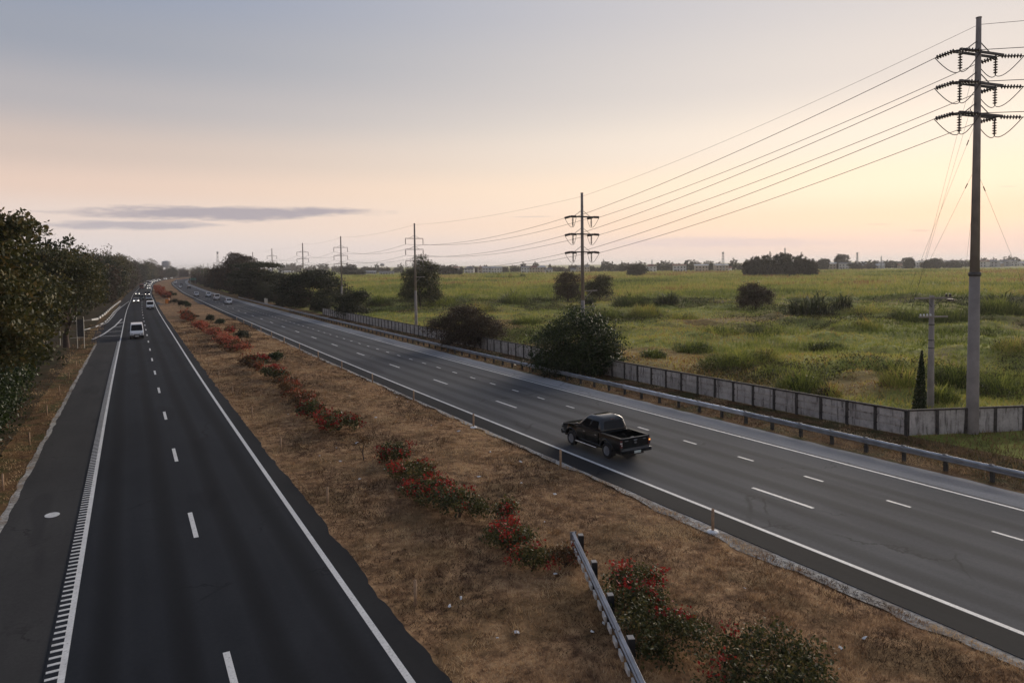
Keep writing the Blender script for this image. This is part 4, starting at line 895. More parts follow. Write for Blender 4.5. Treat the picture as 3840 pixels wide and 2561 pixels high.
# -- median bougainvillea and clipped shrubs
def boug(off,Y,w,dpt,h,kind,label,seed,dens=1.,fl=.5,rz=0):
    x,y,_=R3(off,Y); rg=RG(800+seed); z=ground(x,y)
    h*=rg.uniform(.75,1.2); root=thing('bougainvillea',label,'shrub',(x,y,z),rz,'flowering shrubs along the median')
    lb=[(0,0,h*.5,w*.36,dpt*.36,h*.42)]
    for i in range(6):
        a=6.283*i/6+rg.uniform(-.4,.4); lb.append((math.cos(a)*w*.32,math.sin(a)*dpt*.32,h*rg.uniform(.3,.62),w*.22,dpt*.22,h*.34*rg.uniform(.7,1.2)))
    d_=math.hypot(x,y); sz=.052+.0012*d_; area=w*dpt+h*(w+dpt)
    n=int(np.clip(dens*area*.34/(sz*sz*.5)*2.6,700,15000)); nl=14; ncl=max(30,n//nl)
    lm={'red':f_boug,'coral':f_bougb,'green':f_green,'dry':f_bougb}[kind]
    O('stems',trunk_mesh(h*.7,.035,[l[:3] for l in lb],RG(seed),m_bark,.2,.05),root)
    O('foliage',crown_mesh(820+seed,lb,ncl,nl,.09+.02*w,sz*1.25,lm,.55,.1,.4,.7,name='foliage'),root)
    if kind in('red','coral','dry') and fl>0:
        rg=RG(900+seed); nc=int(max(3,fl*area*1.15*(1 if d_<60 else .7))); sel=[l for l in lb if rg.rand()<.62] or lb[:3]; P,t,C=clumped(rg,[(l[0],l[1],l[2]+.06,l[3]*1.05,l[4]*1.05,l[5]*1.10) for l in sel],nc,34,.11+.0018*d_,.93,.6,low=.25)
        O('flowers',quads('flowers',leafq(rg,P,sz*1.1,.8),np.clip(t+.15,0,1),f_coral if kind=='coral' else f_russet if kind=='dry' else f_red),root)['kind']='stuff'
    return root
def clip_shrub(off,Y,w,h,label,seed,sq=1.):
    x,y,_=R3(off,Y); root=thing('clipped_shrub',label,'shrub',(x,y,ground(x,y)),0,'clipped green shrubs on the median')
    lb=[(0,0,h*.5,w*.5,w*.5,h*.5),(w*.15,0,h*.6,w*.38,w*.4,h*.4),(-w*.15,0,h*.55,w*.38,w*.4,h*.42)]
    O('stems',trunk_mesh(h*.6,.05,[l[:3] for l in lb],RG(seed),m_bark,.2,.03),root)
    O('foliage',crown_mesh(1000+seed,lb,110,16,.16,.15,f_dark if seed%2 else f_green,.55,0,.55,.8,name='foliage',tshift=-.1),root)
BG=[ # off,Y,w(x),depth(y),h,kind,flower amount,label
(12.0,10.1,3.6,2.8,1.15,'red',.3,'big dark green flowering shrub at the bottom edge right of the median rail'),
(10.9,12.2,1.9,2.2,1.1,'red',.5,'flowering shrub second from the bottom right of the median rail'),
(11.4,13.7,1.6,1.9,1.0,'red',.8,'flowering shrub beside the middle of the median rail'),
(12.2,14.9,1.5,1.4,1.05,'red',1.9,'brightest red flowering shrub right of the median rail'),
(11.6,17.5,1.1,1.1,.75,'dry',.2,'sparse brownish shrub just left of the median rail end'),
(10.75,17.9,1.4,1.5,.9,'red',1.0,'red flowering shrub left of the median rail, lower'),
(10.7,19.6,1.9,2.2,1.15,'red',1.0,'red flowering shrub left of the median rail, broad and dark'),
(11.7,21.6,.9,1.0,.9,'red',.6,'small red shrub above the broad one left of the rail'),
(10.6,23.2,1.7,2.2,.95,'red',.5,'green flowering shrub at the lower end of the middle row'),
(10.4,25.6,2.0,2.4,1.1,'red',1.3,'red topped shrub second in the middle row'),
(10.8,28.7,1.8,2.4,1.0,'red',.9,'dark red shrub third in the middle row'),
(11.1,31.8,1.4,2.2,.95,'red',.8,'upper red shrub of the middle row beside the sapling'),
(10.5,39.9,2.2,3.4,1.15,'red',1.1,'big red shrub at the lower end of the upper row'),
(10.1,44.6,1.5,3.0,1.0,'red',.9,'red shrub second in the upper row'),
(10.6,49.6,1.8,3.4,.95,'dry',.45,'thin brown shrub third in the upper row'),
(10.5,53.8,1.3,2.6,.9,'dry',.25,'dark brown shrub in the middle of the upper row'),
(10.9,57.4,1.9,3.4,1.1,'dry',.7,'orange-brown shrub in the upper row'),
(10.9,62.6,2.2,3.4,1.1,'red',1.1,'crimson shrub in the upper row before the clipped block'),
(10.4,69.3,1.2,3.0,.9,'dry',.2,'yellow-brown shrub in the upper row'),
(11.4,73.8,1.6,3.0,1.15,'red',.9,'red shrub left of the square clipped shrub'),
(10.2,74.2,1.3,3.2,1.15,'dry',.5,'brown shrub at the upper end of the upper row'),
(11.1,88.5,2.6,4.4,1.2,'coral',1.5,'coral shrub nearest in the coral cluster'),
(10.5,95.5,2.3,4.5,1.25,'coral',1.4,'coral shrub second in the coral cluster'),
(10.8,104,2.0,4.8,1.15,'coral',1.2,'coral shrub third in the coral cluster'),
(10.8,113.5,1.7,5,1.0,'coral',.9,'coral shrub fourth in the coral cluster'),
(13.1,114.5,1.2,3,1.0,'red',.6,'small dark red shrub right of the coral cluster'),
(9.8,122.5,1.7,5,1.2,'coral',1.3,'coral shrub at the far end of the coral cluster'),
(10.0,152,2.6,9,1.3,'dry',.3,'long brown shrub beyond the coral cluster'),
(10.2,165,2.0,8,1.2,'dry',.2,'brown shrub farther beyond the coral cluster'),
(9.9,300,2.2,26,2.0,'dry',.3,'long russet hedge beyond the median crossing'),
(9.4,340,2.2,30,2.2,'dry',.3,'farther russet hedge on the bending median'),
(8.9,400,2.0,40,2.0,'dry',.2,'distant russet hedge on the bending median'),
]
for i,b_ in enumerate(BG): boug(b_[0],b_[1],b_[2]*(1.1 if i>7 else 1),b_[3]*(1.3 if i>7 else 1),b_[4],b_[5],b_[7],i,dens=1.,fl=b_[6])
for i,(off,Y,w,h,lb_) in enumerate([(13.15,74.5,1.4,.98,'square clipped dark green shrub alone on the median'),(13.0,99,2.2,1.5,'large clipped green shrub right of the coral cluster'),(13.45,131,1.4,1.2,'round clipped shrub beyond the coral cluster, right one'),(12.9,141.5,1.4,1.4,'round clipped shrub beyond the coral cluster, left one'),(12.5,199,1.3,1.5,'small clipped shrub right before the median crossing'),(10.9,201,1.4,2.2,'tall clipped shrub before the median crossing'),(12.6,212,1.4,1.6,'clipped shrub farthest right before the median crossing'),(10.2,226,2.6,1.7,'dark clipped shrub beside the orange sign'),(13.0,299,2.2,1.6,'dark clipped shrub just beyond the median crossing'),(12.5,330,2.2,1.6,'small dark shrub farther along the bending median')]): clip_shrub(off,Y,w,h,lb_,i)
# sapling
x,y,_=R3(9.9,32.9); root=thing('sapling','thin dry sapling alone at the head of the middle shrub row','sapling',(x,y,ground(x,y)))
O('trunk',trunk_mesh(.9,.03,[(.2,.1,.95),(-.2,0,1.0),(0,-.2,.85),(.05,.2,1.1)],RG(5),m_bark,.5,.04),root)
O('crown',crown_mesh(1100,[(0,0,.95,.42,.42,.3)],40,9,.10,.075,f_bougb,.5),root)
# ------------------------------------------------------------------ grass (uncountable)
def blades(name,label,cat,X,Y,Z,h,w,lean,tint,m_,seed):
    rg=RG(seed); n=len(X); a=rg.rand(n)*6.283; B=np.stack([X,Y,Z],1); sd=np.stack([np.cos(a),np.sin(a),np.zeros(n)],1)*w[:,None]*.5
    la=rg.rand(n)*6.283; tip=B+np.stack([np.cos(la)*lean,np.sin(la)*lean,h],1)
    o=O(name,quads(name,np.stack([B-sd,B+sd,tip],1),tint,m_,3),kind='stuff'); o['label']=label;o['category']=cat; return o
rg=RG(41); n=330000
r=np.exp(rg.uniform(math.log(36),math.log(750),n)); a_=np.radians(rg.uniform(2,84,n)); X=r*np.sin(a_);Y=r*np.cos(a_); off=X-xroad(Y)
ok=(off>37.2)&~((off<45)&(Y>150)); X,Y,r,off=X[ok],Y[ok],r[ok],off[ok]
# stay off the verge in front of the second wall
ok=~((Y<CY-.45*(X-CX)+.4)&(X>CX)); X,Y,r,off=X[ok],Y[ok],r[ok],off[ok]; n=len(X)
cm=canemask(X,Y); pn=fbm(X*.035,Y*.035,4)/.94; tn=fbm(X*.16+9,Y*.16,3)/.88; big=vnoise(X*.012+3,Y*.012)
tall=sstep(.52,.72,tn)*(1-.75*sstep(.5,.62,fbm(X*.02+31,Y*.02,3)/.88))
dl=np.abs((X-98.)*.72+(Y-170.)*.70+10*(vnoise(X*.03,Y*.03)-.5)+7); ditch=np.exp(-(dl/6)**2)*sstep(50,70,off)
h=(.12+.30*rg.rand(n)+.55*tall*rg.rand(n))*(1-cm)+cm*(.5+.9*rg.rand(n)); h=h+ditch*.7*rg.rand(n); h*=1+.0009*r
w=.035+.0011*r
tint=np.clip(.46+1.35*(pn-.5)+.35*(rg.rand(n)-.5)-.26*tall*(1-cm)-.38*ditch+cm*(.16+.30*(big-.4)),0,1)
brown=bare(X,Y); tint=tint-.3*dark_ground(X,Y)*(1-cm); tint=tint*(1-brown)+brown*np.clip(.90+.3*(rg.rand(n)-.5),0,1); h=h*(1-.55*brown)
Z=zg(X,Y)+bump(X,Y)-.03
blades('grass','rough green and straw coloured grass covering the open field','grass',X,Y,Z,h,w,h*(.25+.5*rg.rand(n)),tint,f_grass,42)
rg=RG(43); n=230000
Y=np.exp(rg.uniform(math.log(6),math.log(150),n)); off=np.where(rg.rand(n)<.72,rg.uniform(6.15,18.0,n),np.where(rg.rand(n)<.75,rg.uniform(31.4,36.2,n),rg.uniform(-7.2,-4.5,n)))
keep=(off>6.0+.25*vnoise(Y*1.1,Y*0))&(off<17.9)|(off>31.5)|(off<-4.6); Y,off=Y[keep],off[keep]; n=len(Y)
X=off+xroad(Y); t_=fbm(X*.5,Y*.35,4)/.94; t2=fbm(X*1.6+4,Y*1.6,2)/.75
h=(.03+.10*rg.rand(n))*(.4+1.3*t2); tint=np.clip(.44+2.5*(t_-.5)+1.1*(t2-.5)+.5*(rg.rand(n)-.5),0,1)
blades('dry_grass','dry straw coloured mown grass on the median and verges','grass',X,Y,zg(X,Y)+bump(X,Y)-.01,h,.010+.0007*Y,.03+.12*rg.rand(n),tint,f_drygr,44)
# taller dry tufts standing out of the mown grass
rg=RG(49); nc=2600; Yc=np.exp(rg.uniform(math.log(7),math.log(110),nc)); oc=np.where(rg.rand(nc)<.75,rg.uniform(6.5,17.6,nc),rg.uniform(31.9,36.1,nc)); f=fbm(oc*.45+11,Yc*.3,3)/.88; ok=f>.50; Yc,oc=Yc[ok],oc[ok]; nc=len(Yc); nl=16; k=np.repeat(np.arange(nc),nl)
X=oc[k]+xroad(Yc[k])+rg.normal(size=nc*nl)*.10; Y=Yc[k]+rg.normal(size=nc*nl)*.10; hh=(.08+.20*rg.rand(nc)**2)[k]*(.5+.7*rg.rand(nc*nl))
o_t=blades('tuft_grass','taller straw tufts standing out of the mown median grass','grass',X,Y,zg(X,Y)+bump(X,Y)-.01,hh,.012+.0007*Y,hh*(.3+.8*rg.rand(nc*nl)),np.clip((.15+.75*rg.rand(nc))[k]+.3*(rg.rand(nc*nl)-.5),0,1),f_drygr,50)
# low scrub and weeds between the grass: ragged dark patches, thickest along the dark belt
rg=RG(47); n=14000; r=np.exp(rg.uniform(math.log(40),math.log(420),n)); a_=np.radians(rg.uniform(4,84,n)); X=r*np.sin(a_);Y=r*np.cos(a_); off=X-xroad(Y)
dl=(X-98.)*.72+(Y-170.)*.70; f=fbm(X*.05+70,Y*.05,4)/.94; belt=np.exp(-((dl+16)/16)**2)
ok=(off>39.5)&~((off<45)&(Y>150))&((f+.16*belt+.05*rg.rand(n))>.555)&~((Y<CY-.45*(X-CX)+1.5)&(X>CX))&(canemask(X,Y)<.5); X,Y,r,belt=X[ok],Y[ok],r[ok],belt[ok]; nc=len(X); nl=22; k=np.repeat(np.arange(nc),nl)
hh=(.25+.55*rg.rand(nc)+.7*belt*rg.rand(nc)); P=np.stack([X[k],Y[k],(zg(X,Y)+bump(X,Y))[k]],1)+rg.normal(size=(nc*nl,3))*np.stack([.35+.25*rg.rand(nc),.35+.25*rg.rand(nc),np.zeros(nc)],1)[k]*1.3
P[:,2]+=hh[k]*rg.rand(nc*nl); sz=.13+.0013*r[k]
o=O('field_scrub',quads('field_scrub',leafq(rg,P,1.0,.4,.2)*0+P[:,None,:]+(leafq(rg,P*0,1.0,.4,.2))*sz[:,None,None],np.clip(.35*rg.rand(nc)[k]+.5*rg.rand(nc*nl)+.1,0,1),f_scrub),kind='stuff'); o['label']='ragged low weeds and scrub scattered through the field grass';o['category']='scrub'
# strip in front of the second wall and under the tall pole
rg=RG(45); n=26000; X=rg.uniform(32.5,62,n); Y=rg.uniform(2,CY,n); ok=(Y<CY-.45*(X-CX)-.15)&(Y>14-.62*(X-33)); X,Y=X[ok],Y[ok]; n=len(X)
t_=fbm(X*.4,Y*.4,4)/.94
blades('verge_grass','brown green rough grass below the corner of the concrete wall','grass',X,Y,zg(X,Y)+bump(X,Y)-.02,.08+.28*rg.rand(n),np.full(n,.04),.05+.2*rg.rand(n),np.clip(.62+1.6*(t_-.5)+.7*(rg.rand(n)-.5),0,1),f_verge,46)
# ------------------------------------------------------------------ litter on the median
rnd=random.Random(3)
lm=[]
for k in range(4):
    rg=RG(60+k); V=[(math.cos(q)*.10*rg.uniform(.5,1.2),math.sin(q)*.06*rg.uniform(.5,1.2),rg.uniform(0,.05)) for q in np.linspace(0,6.283,8)[:-1]]+[(0,0,.06)]
    lm.append(mesh('litter',V,[(i,(i+1)%7,7) for i in range(7)]+[tuple(range(6,-1,-1))],[m_white]))
for i in range(46):
    Y=math.exp(rnd.uniform(math.log(10),math.log(60))); off=rnd.uniform(7.2,17.3) if i%6 else rnd.uniform(-6.3,-4.8)
    x,y,_=R3(off,Y); tag(O('litter',lm[i%4],None,(x,y,ground(x,y)+.03),(rnd.uniform(-.3,.3),rnd.uniform(-.3,.3),rnd.uniform(0,6)),[rnd.uniform(.5,1.25)]*3),'small scrap of pale litter lying on the roadside grass','litter','scraps of litter on the grass')['kind']='thing'
# ------------------------------------------------------------------ vehicles
def bevel(o,w=.03,s=2):
    m_=o.modifiers.new('bevel','BEVEL'); m_.width=w;m_.segments=s;m_.limit_method='ANGLE'; m_.angle_limit=math.radians(35); return o
def prism(name,prof,xw,m_,tumble=None,parent=None,x0=None,bw=.03):
    """side outline [(y,z)] extruded across the width"""
    f=tumble or (lambda y,z:1.0); n=len(prof)
    xa=-xw if x0 is None else x0
    V=[(xa*f(y,z),y,z) for y,z in prof]+[(xw*f(y,z),y,z) for y,z in prof]
    F=[tuple(range(n)),tuple(range(2*n-1,n-1,-1))]+[(i,n+i,n+(i+1)%n,(i+1)%n)[::-1] for i in range(n)]
    me=mesh(name,V,F,[m_]); bm=bmesh.new(); bm.from_mesh(me); bmesh.ops.recalc_face_normals(bm,faces=bm.faces); bm.to_mesh(me); bm.free()
    o=O(name,me,parent); 
    if bw: bevel(o,bw)
    return o
def arch(cy,cz,r,n=9,zc=None):
    out=[]
    for i in range(n):
        t=math.pi*(i/(n-1)); out.append((cy-r*math.cos(t),cz+r*math.sin(t)))
    return out
def lerp3(a,b,t): return tuple(a[i]+(b[i]-a[i])*t for i in range(3))
def panel(q,u0,u1,v0,v1,off,th=.012,round_=True):
    """glass pane on the quad q=(bl,br,tr,tl) inset by u,v, lying off in front of it"""
    bl,br,tr,tl=[Vector(p) for p in q]; nrm=(br-bl).cross(tl-bl).normalized()
    P=lambda u,v:(bl.lerp(br,u)).lerp(tl.lerp(tr,u),v)
    c=.10;du=u1-u0;dv=v1-v0
    uv=[(u0+c*du*.5,v0),(u1-c*du*.5,v0),(u1,v0+c*dv),(u1,v1-c*dv),(u1-c*du*.5,v1),(u0+c*du*.5,v1),(u0,v1-c*dv),(u0,v0+c*dv)]
    A=[P(u,v)+nrm*off for u,v in uv];B=[p-nrm*th for p in A]
    n=8; return A+B,[tuple(range(n)),tuple(range(2*n-1,n-1,-1))]+[(i,n+i,n+(i+1)%n,(i+1)%n) for i in range(n)]
def pane(name,q,u0,u1,v0,v1,parent,m_=None,off=.008):
    V,F=panel(q,u0,u1,v0,v1,off); return O(name,mesh(name,V,F,[m_ or m_glass]),parent)
def wheel_meshes(r,w):
    MX=Matrix.Rotation(math.pi/2,4,'Y')
    t=MB(); t.lathe([(r*.60,-w*.3),(r*.62,-w/2),(r*.9,-w/2),(r,-w*.33),(r,w*.33),(r*.9,w/2),(r*.62,w/2),(r*.60,w*.3)],20,M4=MX); t.F=t.F[:-2]; t.M=t.M[:-2]
    ri=MB(); ri.lathe([(r*.12,-w*.26),(r*.58,-w*.28),(r*.60,-w*.40),(r*.64,-w*.46),(r*.64,w*.46),(r*.60,w*.40),(r*.58,w*.28),(r*.12,w*.26)],20,M4=MX)
    for k in range(6):
        a=k*math.pi/3; c_,s_=math.cos(a),math.sin(a)
        for sx in (-1,1):
            p=[(sx*w*.44,-.035),(sx*w*.44,.035)]
            V=[]
            for rr,hw in ((r*.12,.05),(r*.60,.035)):
                for e in (-1,1): V.append((sx*w*.45,c_*rr-s_*hw*e,s_*rr+c_*hw*e))
            for rr,hw in ((r*.12,.05),(r*.60,.035)):
                for e in (-1,1): V.append((sx*w*.36,c_*rr-s_*hw*e,s_*rr+c_*hw*e))
            ri.add(V,[(0,1,3,2),(4,6,7,5),(0,2,6,4),(1,5,7,3)])
    return t.me('tyre',[m_tyre],True),ri.me('rim',[m_rim])
WH={}
def wheel(parent,x,y,r,w):
    k=(r,w)
    if k not in WH: WH[k]=wheel_meshes(r,w)
    o=O('wheel',WH[k][0],parent,(x,y,r)); O('rim',WH[k][1],o); return o
def ibox(name,m_,parent,*b,bw=0):
    mb=MB();mb.box(*b); o=O(name,mb.me(name,[m_]),parent)
    if bw: bevel(o,bw)
    return o
# --- black pickup
def pickup():
    x,y,z=R3(21.2,28.35); root=thing('pickup_truck','shiny black double-cab pickup truck driving away on the right carriageway','pickup truck',(x,y,z+.014)); root.rotation_euler=(slope_at(y),0,0)
    tw=lambda yy,zz:(1-.03*(zz<.6)-.05*max(0,(zz-.95)/.25))*(1-.13*max(0,(yy-1.85)/.8)**2)
    lowb=[(-1.02,.50)]+[(1.08,.50)]+arch(1.60,.44,.50)+[(2.12,.50),(2.56,.46),(2.66,.60),(2.67,.84),(2.60,.98),(2.42,1.07),(1.9,1.14),(1.12,1.20),(-1.02,1.18)]
    prism('body',lowb,.90,m_black,tw,root,bw=.045)
    # cargo bed
    bs=[(-2.60,.62),(-2.0,.52)]+arch(-1.485,.44,.445)+[(-1.035,.50),(-1.035,1.17),(-2.62,1.17)]
    for s_ in (-1,1):
        o=prism('bed_side',bs,.895 if s_>0 else -.80,m_black,None,root,x0=.80 if s_>0 else -.895,bw=.02)
        ibox('bed_rail',m_plastic,root,*( (.775,.905) if s_>0 else (-.905,-.775)),-2.60,-1.04,1.172,1.20,bw=.012)
    ibox('bed_floor',m_plastic,root,-.798,.798,-2.56,-1.04,.70,.74)
    ibox('bed_front',m_black,root,-.798,.798,-1.085,-1.034,.74,1.165)
    tg=ibox('tailgate',m_black,root,-.79,.79,-2.635,-2.57,.64,1.185,bw=.018)
    ibox('tailgate_handle',m_chrome,tg,-.10,.10,-2.65,-2.636,1.02,1.075,bw=.008)
    mb=MB();mb.lathe([(.085,0),(.085,.012)],16,M4=Matrix.Translation((0,-2.637,.93))@Matrix.Rotation(math.pi/2,4,'X')@Matrix.Diagonal((1,.6,1,1)));O('emblem',mb.me('emblem',[m_chrome]),tg)
    ibox('tailgate_badge',m_chrome,tg,-.66,-.44,-2.641,-2.636,1.03,1.075); ibox('tailgate_badge',m_chrome,tg,.46,.64,-2.641,-2.636,1.03,1.07)
    # cab
    zb,zt=1.17,1.83
    B=[(-.84,-1.02,zb),(.84,-1.02,zb),(.84,1.16,zb),(-.84,1.16,zb)]; T=[(-.69,-.84,zt-.10),(.69,-.84,zt-.10),(.69,.44,zt-.09),(-.69,.44,zt-.09)]
    mb=MB(); mb.hexa(B,T); 
    R1=[(-.55,-.66,zt+.02),(.55,-.66,zt+.02),(.55,.20,zt+.03),(-.55,.20,zt+.03)]; mb.hexa(T,R1); mb.F=[f for i,f in enumerate(mb.F) if i not in (1,6)]; mb.M=mb.M[:len(mb.F)]
    me=mb.me('cab',[m_black]); bm=bmesh.new();bm.from_mesh(me);bmesh.ops.remove_doubles(bm,verts=bm.verts,dist=.001);bmesh.ops.recalc_face_normals(bm,faces=bm.faces);bm.to_mesh(me);bm.free()
    cab=bevel(O('cab',me,root),.09,5); me.polygons.foreach_set('use_smooth',np.ones(len(me.polygons),dtype=bool))
    rear=(B[0],B[1],T[1],T[0]); frontq=(B[2],B[3],T[3],T[2]); leftq=(B[3],B[0],T[0],T[3]); rightq=(B[1],B[2],T[2],T[1])
    pane('rear_window',rear,.10,.90,.16,.90,cab); pane('windscreen',frontq,.06,.94,.08,.92,cab)
    pane('side_window',leftq,.10,.46,.12,.86,cab);pane('side_window',leftq,.50,.86,.12,.86,cab)
    pane('side_window',rightq,.14,.50,.12,.86,cab);pane('side_window',rightq,.54,.90,.12,.86,cab)
    o=ibox('brake_light',m_tail,cab,-.14,.14,-.86,-.80,1.73,1.755); 
    mb=MB();mb.tube([(.35,-.4,zt+.02),(.35,-.58,zt+.12)],.008,5);O('antenna',mb.me('antenna',[m_plastic]),cab)
    for s_ in (-1,1):
        d_=ibox('front_door',m_black,root,*((.885,.906) if s_>0 else (-.906,-.885)),.24,1.06,.56,1.10,bw=.008); ibox('door_handle',m_chrome,d_,*((.906,.925) if s_>0 else (-.925,-.906)),.30,.46,.98,1.02,bw=.006)
        d_=ibox('rear_door',m_black,root,*((.885,.906) if s_>0 else (-.906,-.885)),-.80,.22,.56,1.10,bw=.008); ibox('door_handle',m_chrome,d_,*((.906,.925) if s_>0 else (-.925,-.906)),-.70,-.54,.98,1.02,bw=.006)
        mi=ibox('wing_mirror',m_black,root,*((.88,1.09) if s_>0 else (-1.09,-.88)),.86,.98,1.16,1.34,bw=.03); ibox('mirror_glass',m_chrome,mi,*((.92,1.07) if s_>0 else (-1.07,-.92)),.853,.859,1.18,1.32)
        ibox('side_step',m_chrome,root,*((.86,1.03) if s_>0 else (-1.03,-.86)),-.80,1.02,.37,.43,bw=.02)
        for cy_ in (1.60,-1.485):
            mb=MB(); mb.tube([(s_*.905,cy_-.50*math.cos(t),.44+.50*math.sin(t)) for t in np.linspace(.05,math.pi-.05,11)],.035,6); O('wheel_arch',mb.me('wheel_arch',[m_black],True),root)
            wheel(root,s_*.775,cy_,.385,.25)
        tl=ibox('tail_light',m_tail,root,*((.80,.905) if s_>0 else (-.905,-.80)),-2.65,-2.55,.74,1.10,bw=.015)
        ibox('indicator_lens',m_taillit if s_>0 else m_headoff,tl,*((.82,.91) if s_>0 else (-.91,-.82)),-2.658,-2.60,.93,1.0,bw=.006)
        if s_<0: ibox('reversing_lens',m_headoff,tl,-.88,-.82,-2.658,-2.65,.84,.90)
        if s_>0: ibox('lamp_lens',m_tail,tl,.82,.908,-2.655,-2.60,.80,.92)
        ibox('headlight',m_headoff,root,*((.52,.80) if s_>0 else (-.80,-.52)),2.40,2.62,.86,1.0,bw=.03)
        ibox('mud_flap',m_plastic,root,*((.68,.88) if s_>0 else (-.88,-.68)),-1.95,-1.93,.22,.52)
    bp=ibox('rear_bumper',m_black,root,-.90,.90,-2.78,-2.60,.46,.64,bw=.03); ibox('bumper_step',m_chrome,bp,-.86,.86,-2.77,-2.63,.641,.652)
    ibox('number_plate',simple('plate_white',(.55,.62,.58),.5,0,.1,8),bp,-.20,.20,-2.792,-2.781,.45,.57)
    ibox('front_bumper',m_black,root,-.80,.80,2.56,2.74,.42,.66,bw=.05); ibox('grille',m_chrome,root,-.42,.42,2.62,2.69,.72,.92,bw=.02)
    ibox('chassis',m_plastic,root,-.62,.62,-2.5,2.3,.30,.50)
    mb=MB();mb.tube([(-.7,-1.485,.385),(.7,-1.485,.385)],.06,8);mb.tube([(-.7,1.6,.385),(.7,1.6,.385)],.05,8);O('axle',mb.me('axle',[m_plastic]),root)
    return root
pickup()
# --- simpler traffic
def vehicle(kind,paint,label,cat,off,Y,toward,lit=False,name=None,dark_low=True):
    dims=dict(sedan=(4.5,1.76,1.46),suv=(4.7,1.84,1.80),van=(4.8,1.84,2.15),boxvan=(4.9,1.85,2.1),pickup=(5.2,1.82,1.80),truck=(8.0,2.4,3.1),bus=(11,2.5,3.2))
    L_,W_,H_=dims[kind]; x,y,z=R3(off,Y)
    yaw=-math.atan(float(xroad(Y+1)-xroad(Y-1))/2)
    root=thing(name or kind,label,cat,(x,y,z+.012),yaw+(math.pi if toward else 0)); h=L_/2;w=W_/2
    tw=lambda yy,zz:(1-.04*max(0,(abs(yy)-h*.75)/(h*.25)))
    r=.33 if kind in('sedan','suv','van','boxvan') else .37
    if kind in('truck','bus'): r=.48
    if kind=='sedan':
        prof=[(-h,.35),(h-.1,.32),(h,.55),(h-.15,.72),(h-1.2,.90),(-h+.75,.95),(-h,.88)]; cabB=(-h+.45,h-1.15);cabT=(-h+1.15,h-1.95);zb,zt,wi=.92,H_,.16
    elif kind=='suv':
        prof=[(-h,.40),(h-.1,.38),(h,.62),(h-.1,.92),(h-1.1,1.05),(-h,1.08)]; cabB=(-h+.05,h-1.05);cabT=(-h+.35,h-1.75);zb,zt,wi=1.05,H_,.13
    elif kind=='pickup':
        prof=[(-h,.50),(h-.1,.45),(h,.65),(h-.1,.98),(h-1.3,1.14),(-h,1.14)]; cabB=(-h+1.75,h-1.25);cabT=(-h+2.05,h-2.0);zb,zt,wi=1.12,H_,.15
    elif kind=='van':
        prof=[(-h,.38),(h-.05,.34),(h,.60),(h-.12,1.02),(h-.35,1.14),(-h,1.14)]; cabB=(-h+.02,h-.36);cabT=(-h+.12,h-1.15);zb,zt,wi=1.12,H_,.12
    elif kind=='boxvan':
        prof=[(-h,.45),(h-.05,.40),(h,.65),(h-.1,1.0),(h-.9,1.14),(-h,1.14)]; cabB=(-h+.02,h-.95);cabT=(-h+.04,h-1.45);zb,zt,wi=1.12,H_,.06
    else:
        prof=[(-h,.6),(h-.05,.5),(h,.8),(h,1.5),(-h,1.5)]; cabB=(-h+.02,h-.02);cabT=(-h+.03,h-.15);zb,zt,wi=1.48,H_,.04
    o=prism('body',prof,w,paint,tw,root,bw=.06)
    B=[(-w*.96,cabB[0],zb),(w*.96,cabB[0],zb),(w*.96,cabB[1],zb),(-w*.96,cabB[1],zb)];wt=w*.96-wi;T=[(-wt,cabT[0],zt),(wt,cabT[0],zt),(wt,cabT[1],zt),(-wt,cabT[1],zt)]
    mb=MB();mb.hexa(B,T);cab=bevel(O('cab',mb.me('cab',[paint]),root),.06,2)
    rear=(B[0],B[1],T[1],T[0]); fr=(B[2],B[3],T[3],T[2]); le=(B[3],B[0],T[0],T[3]); ri=(B[1],B[2],T[2],T[1])
    pane('windscreen',fr,.06,.94,.08 if kind!='truck' else .1,.88 if kind not in('bus','truck') else .6,cab,off=.01); 
    if kind!='truck': pane('rear_window',rear,.08,.92,.25 if kind!='boxvan' else .4,.86,cab,off=.01)
    ns=3 if kind in('van','boxvan','suv') else 2
    for q in (le,ri):
        for k in range(ns): pane('side_window',q,.06+k*(.88/ns)+.01,.06+(k+1)*(.88/ns)-.02,.2,.86,cab,off=.01)
    for s_ in (-1,1):
        for yy in (h-.85,-h+.95): wheel(root,s_*(w-.12),yy,r,.22)
        a_,b_=sorted((s_*(w-.42),s_*(w-.08)))
        ibox('headlight',m_head if lit else m_headoff,root,a_,b_,h-.14,h+.012,.62 if kind not in('truck','bus') else .9,.80 if kind not in('truck','bus') else 1.1)
        a_,b_=sorted((s_*(w-.22),s_*(w-.02)))
        ibox('tail_light',m_tail,root,a_,b_,-h-.012,-h+.06,.70,1.0)
        a_,b_=sorted((s_*w*.98,s_*(w+.16)))
        ibox('wing_mirror',m_plastic,root,a_,b_,cabB[1]-.32,cabB[1]-.2,zb,zb+.18)
    ibox('front_bumper',m_plastic if dark_low else paint,root,-w*.96,w*.96,h-.1,h+.035,.24,.56,bw=.03)
    ibox('rear_bumper',m_plastic,root,-w*.96,w*.96,-h-.035,-h+.1,.28,.56,bw=.03)
    ibox('number_plate',m_white,root,-.22,.22,h+.037,h+.045,.36,.50); ibox('number_plate',m_white,root,-.22,.22,-h-.045,-h-.037,.36,.50)
    ibox('grille',m_plastic,root,-w*.45,w*.45,h-.1,h+.008,.60,.72)
    ibox('underbody',m_plastic,root,-w*.8,w*.8,-h+.2,h-.2,.2,.45)
    if kind=='pickup': ibox('bed_cover',m_plastic,root,-w*.85,w*.85,-h+.12,-h+1.6,1.141,1.15)
    return root
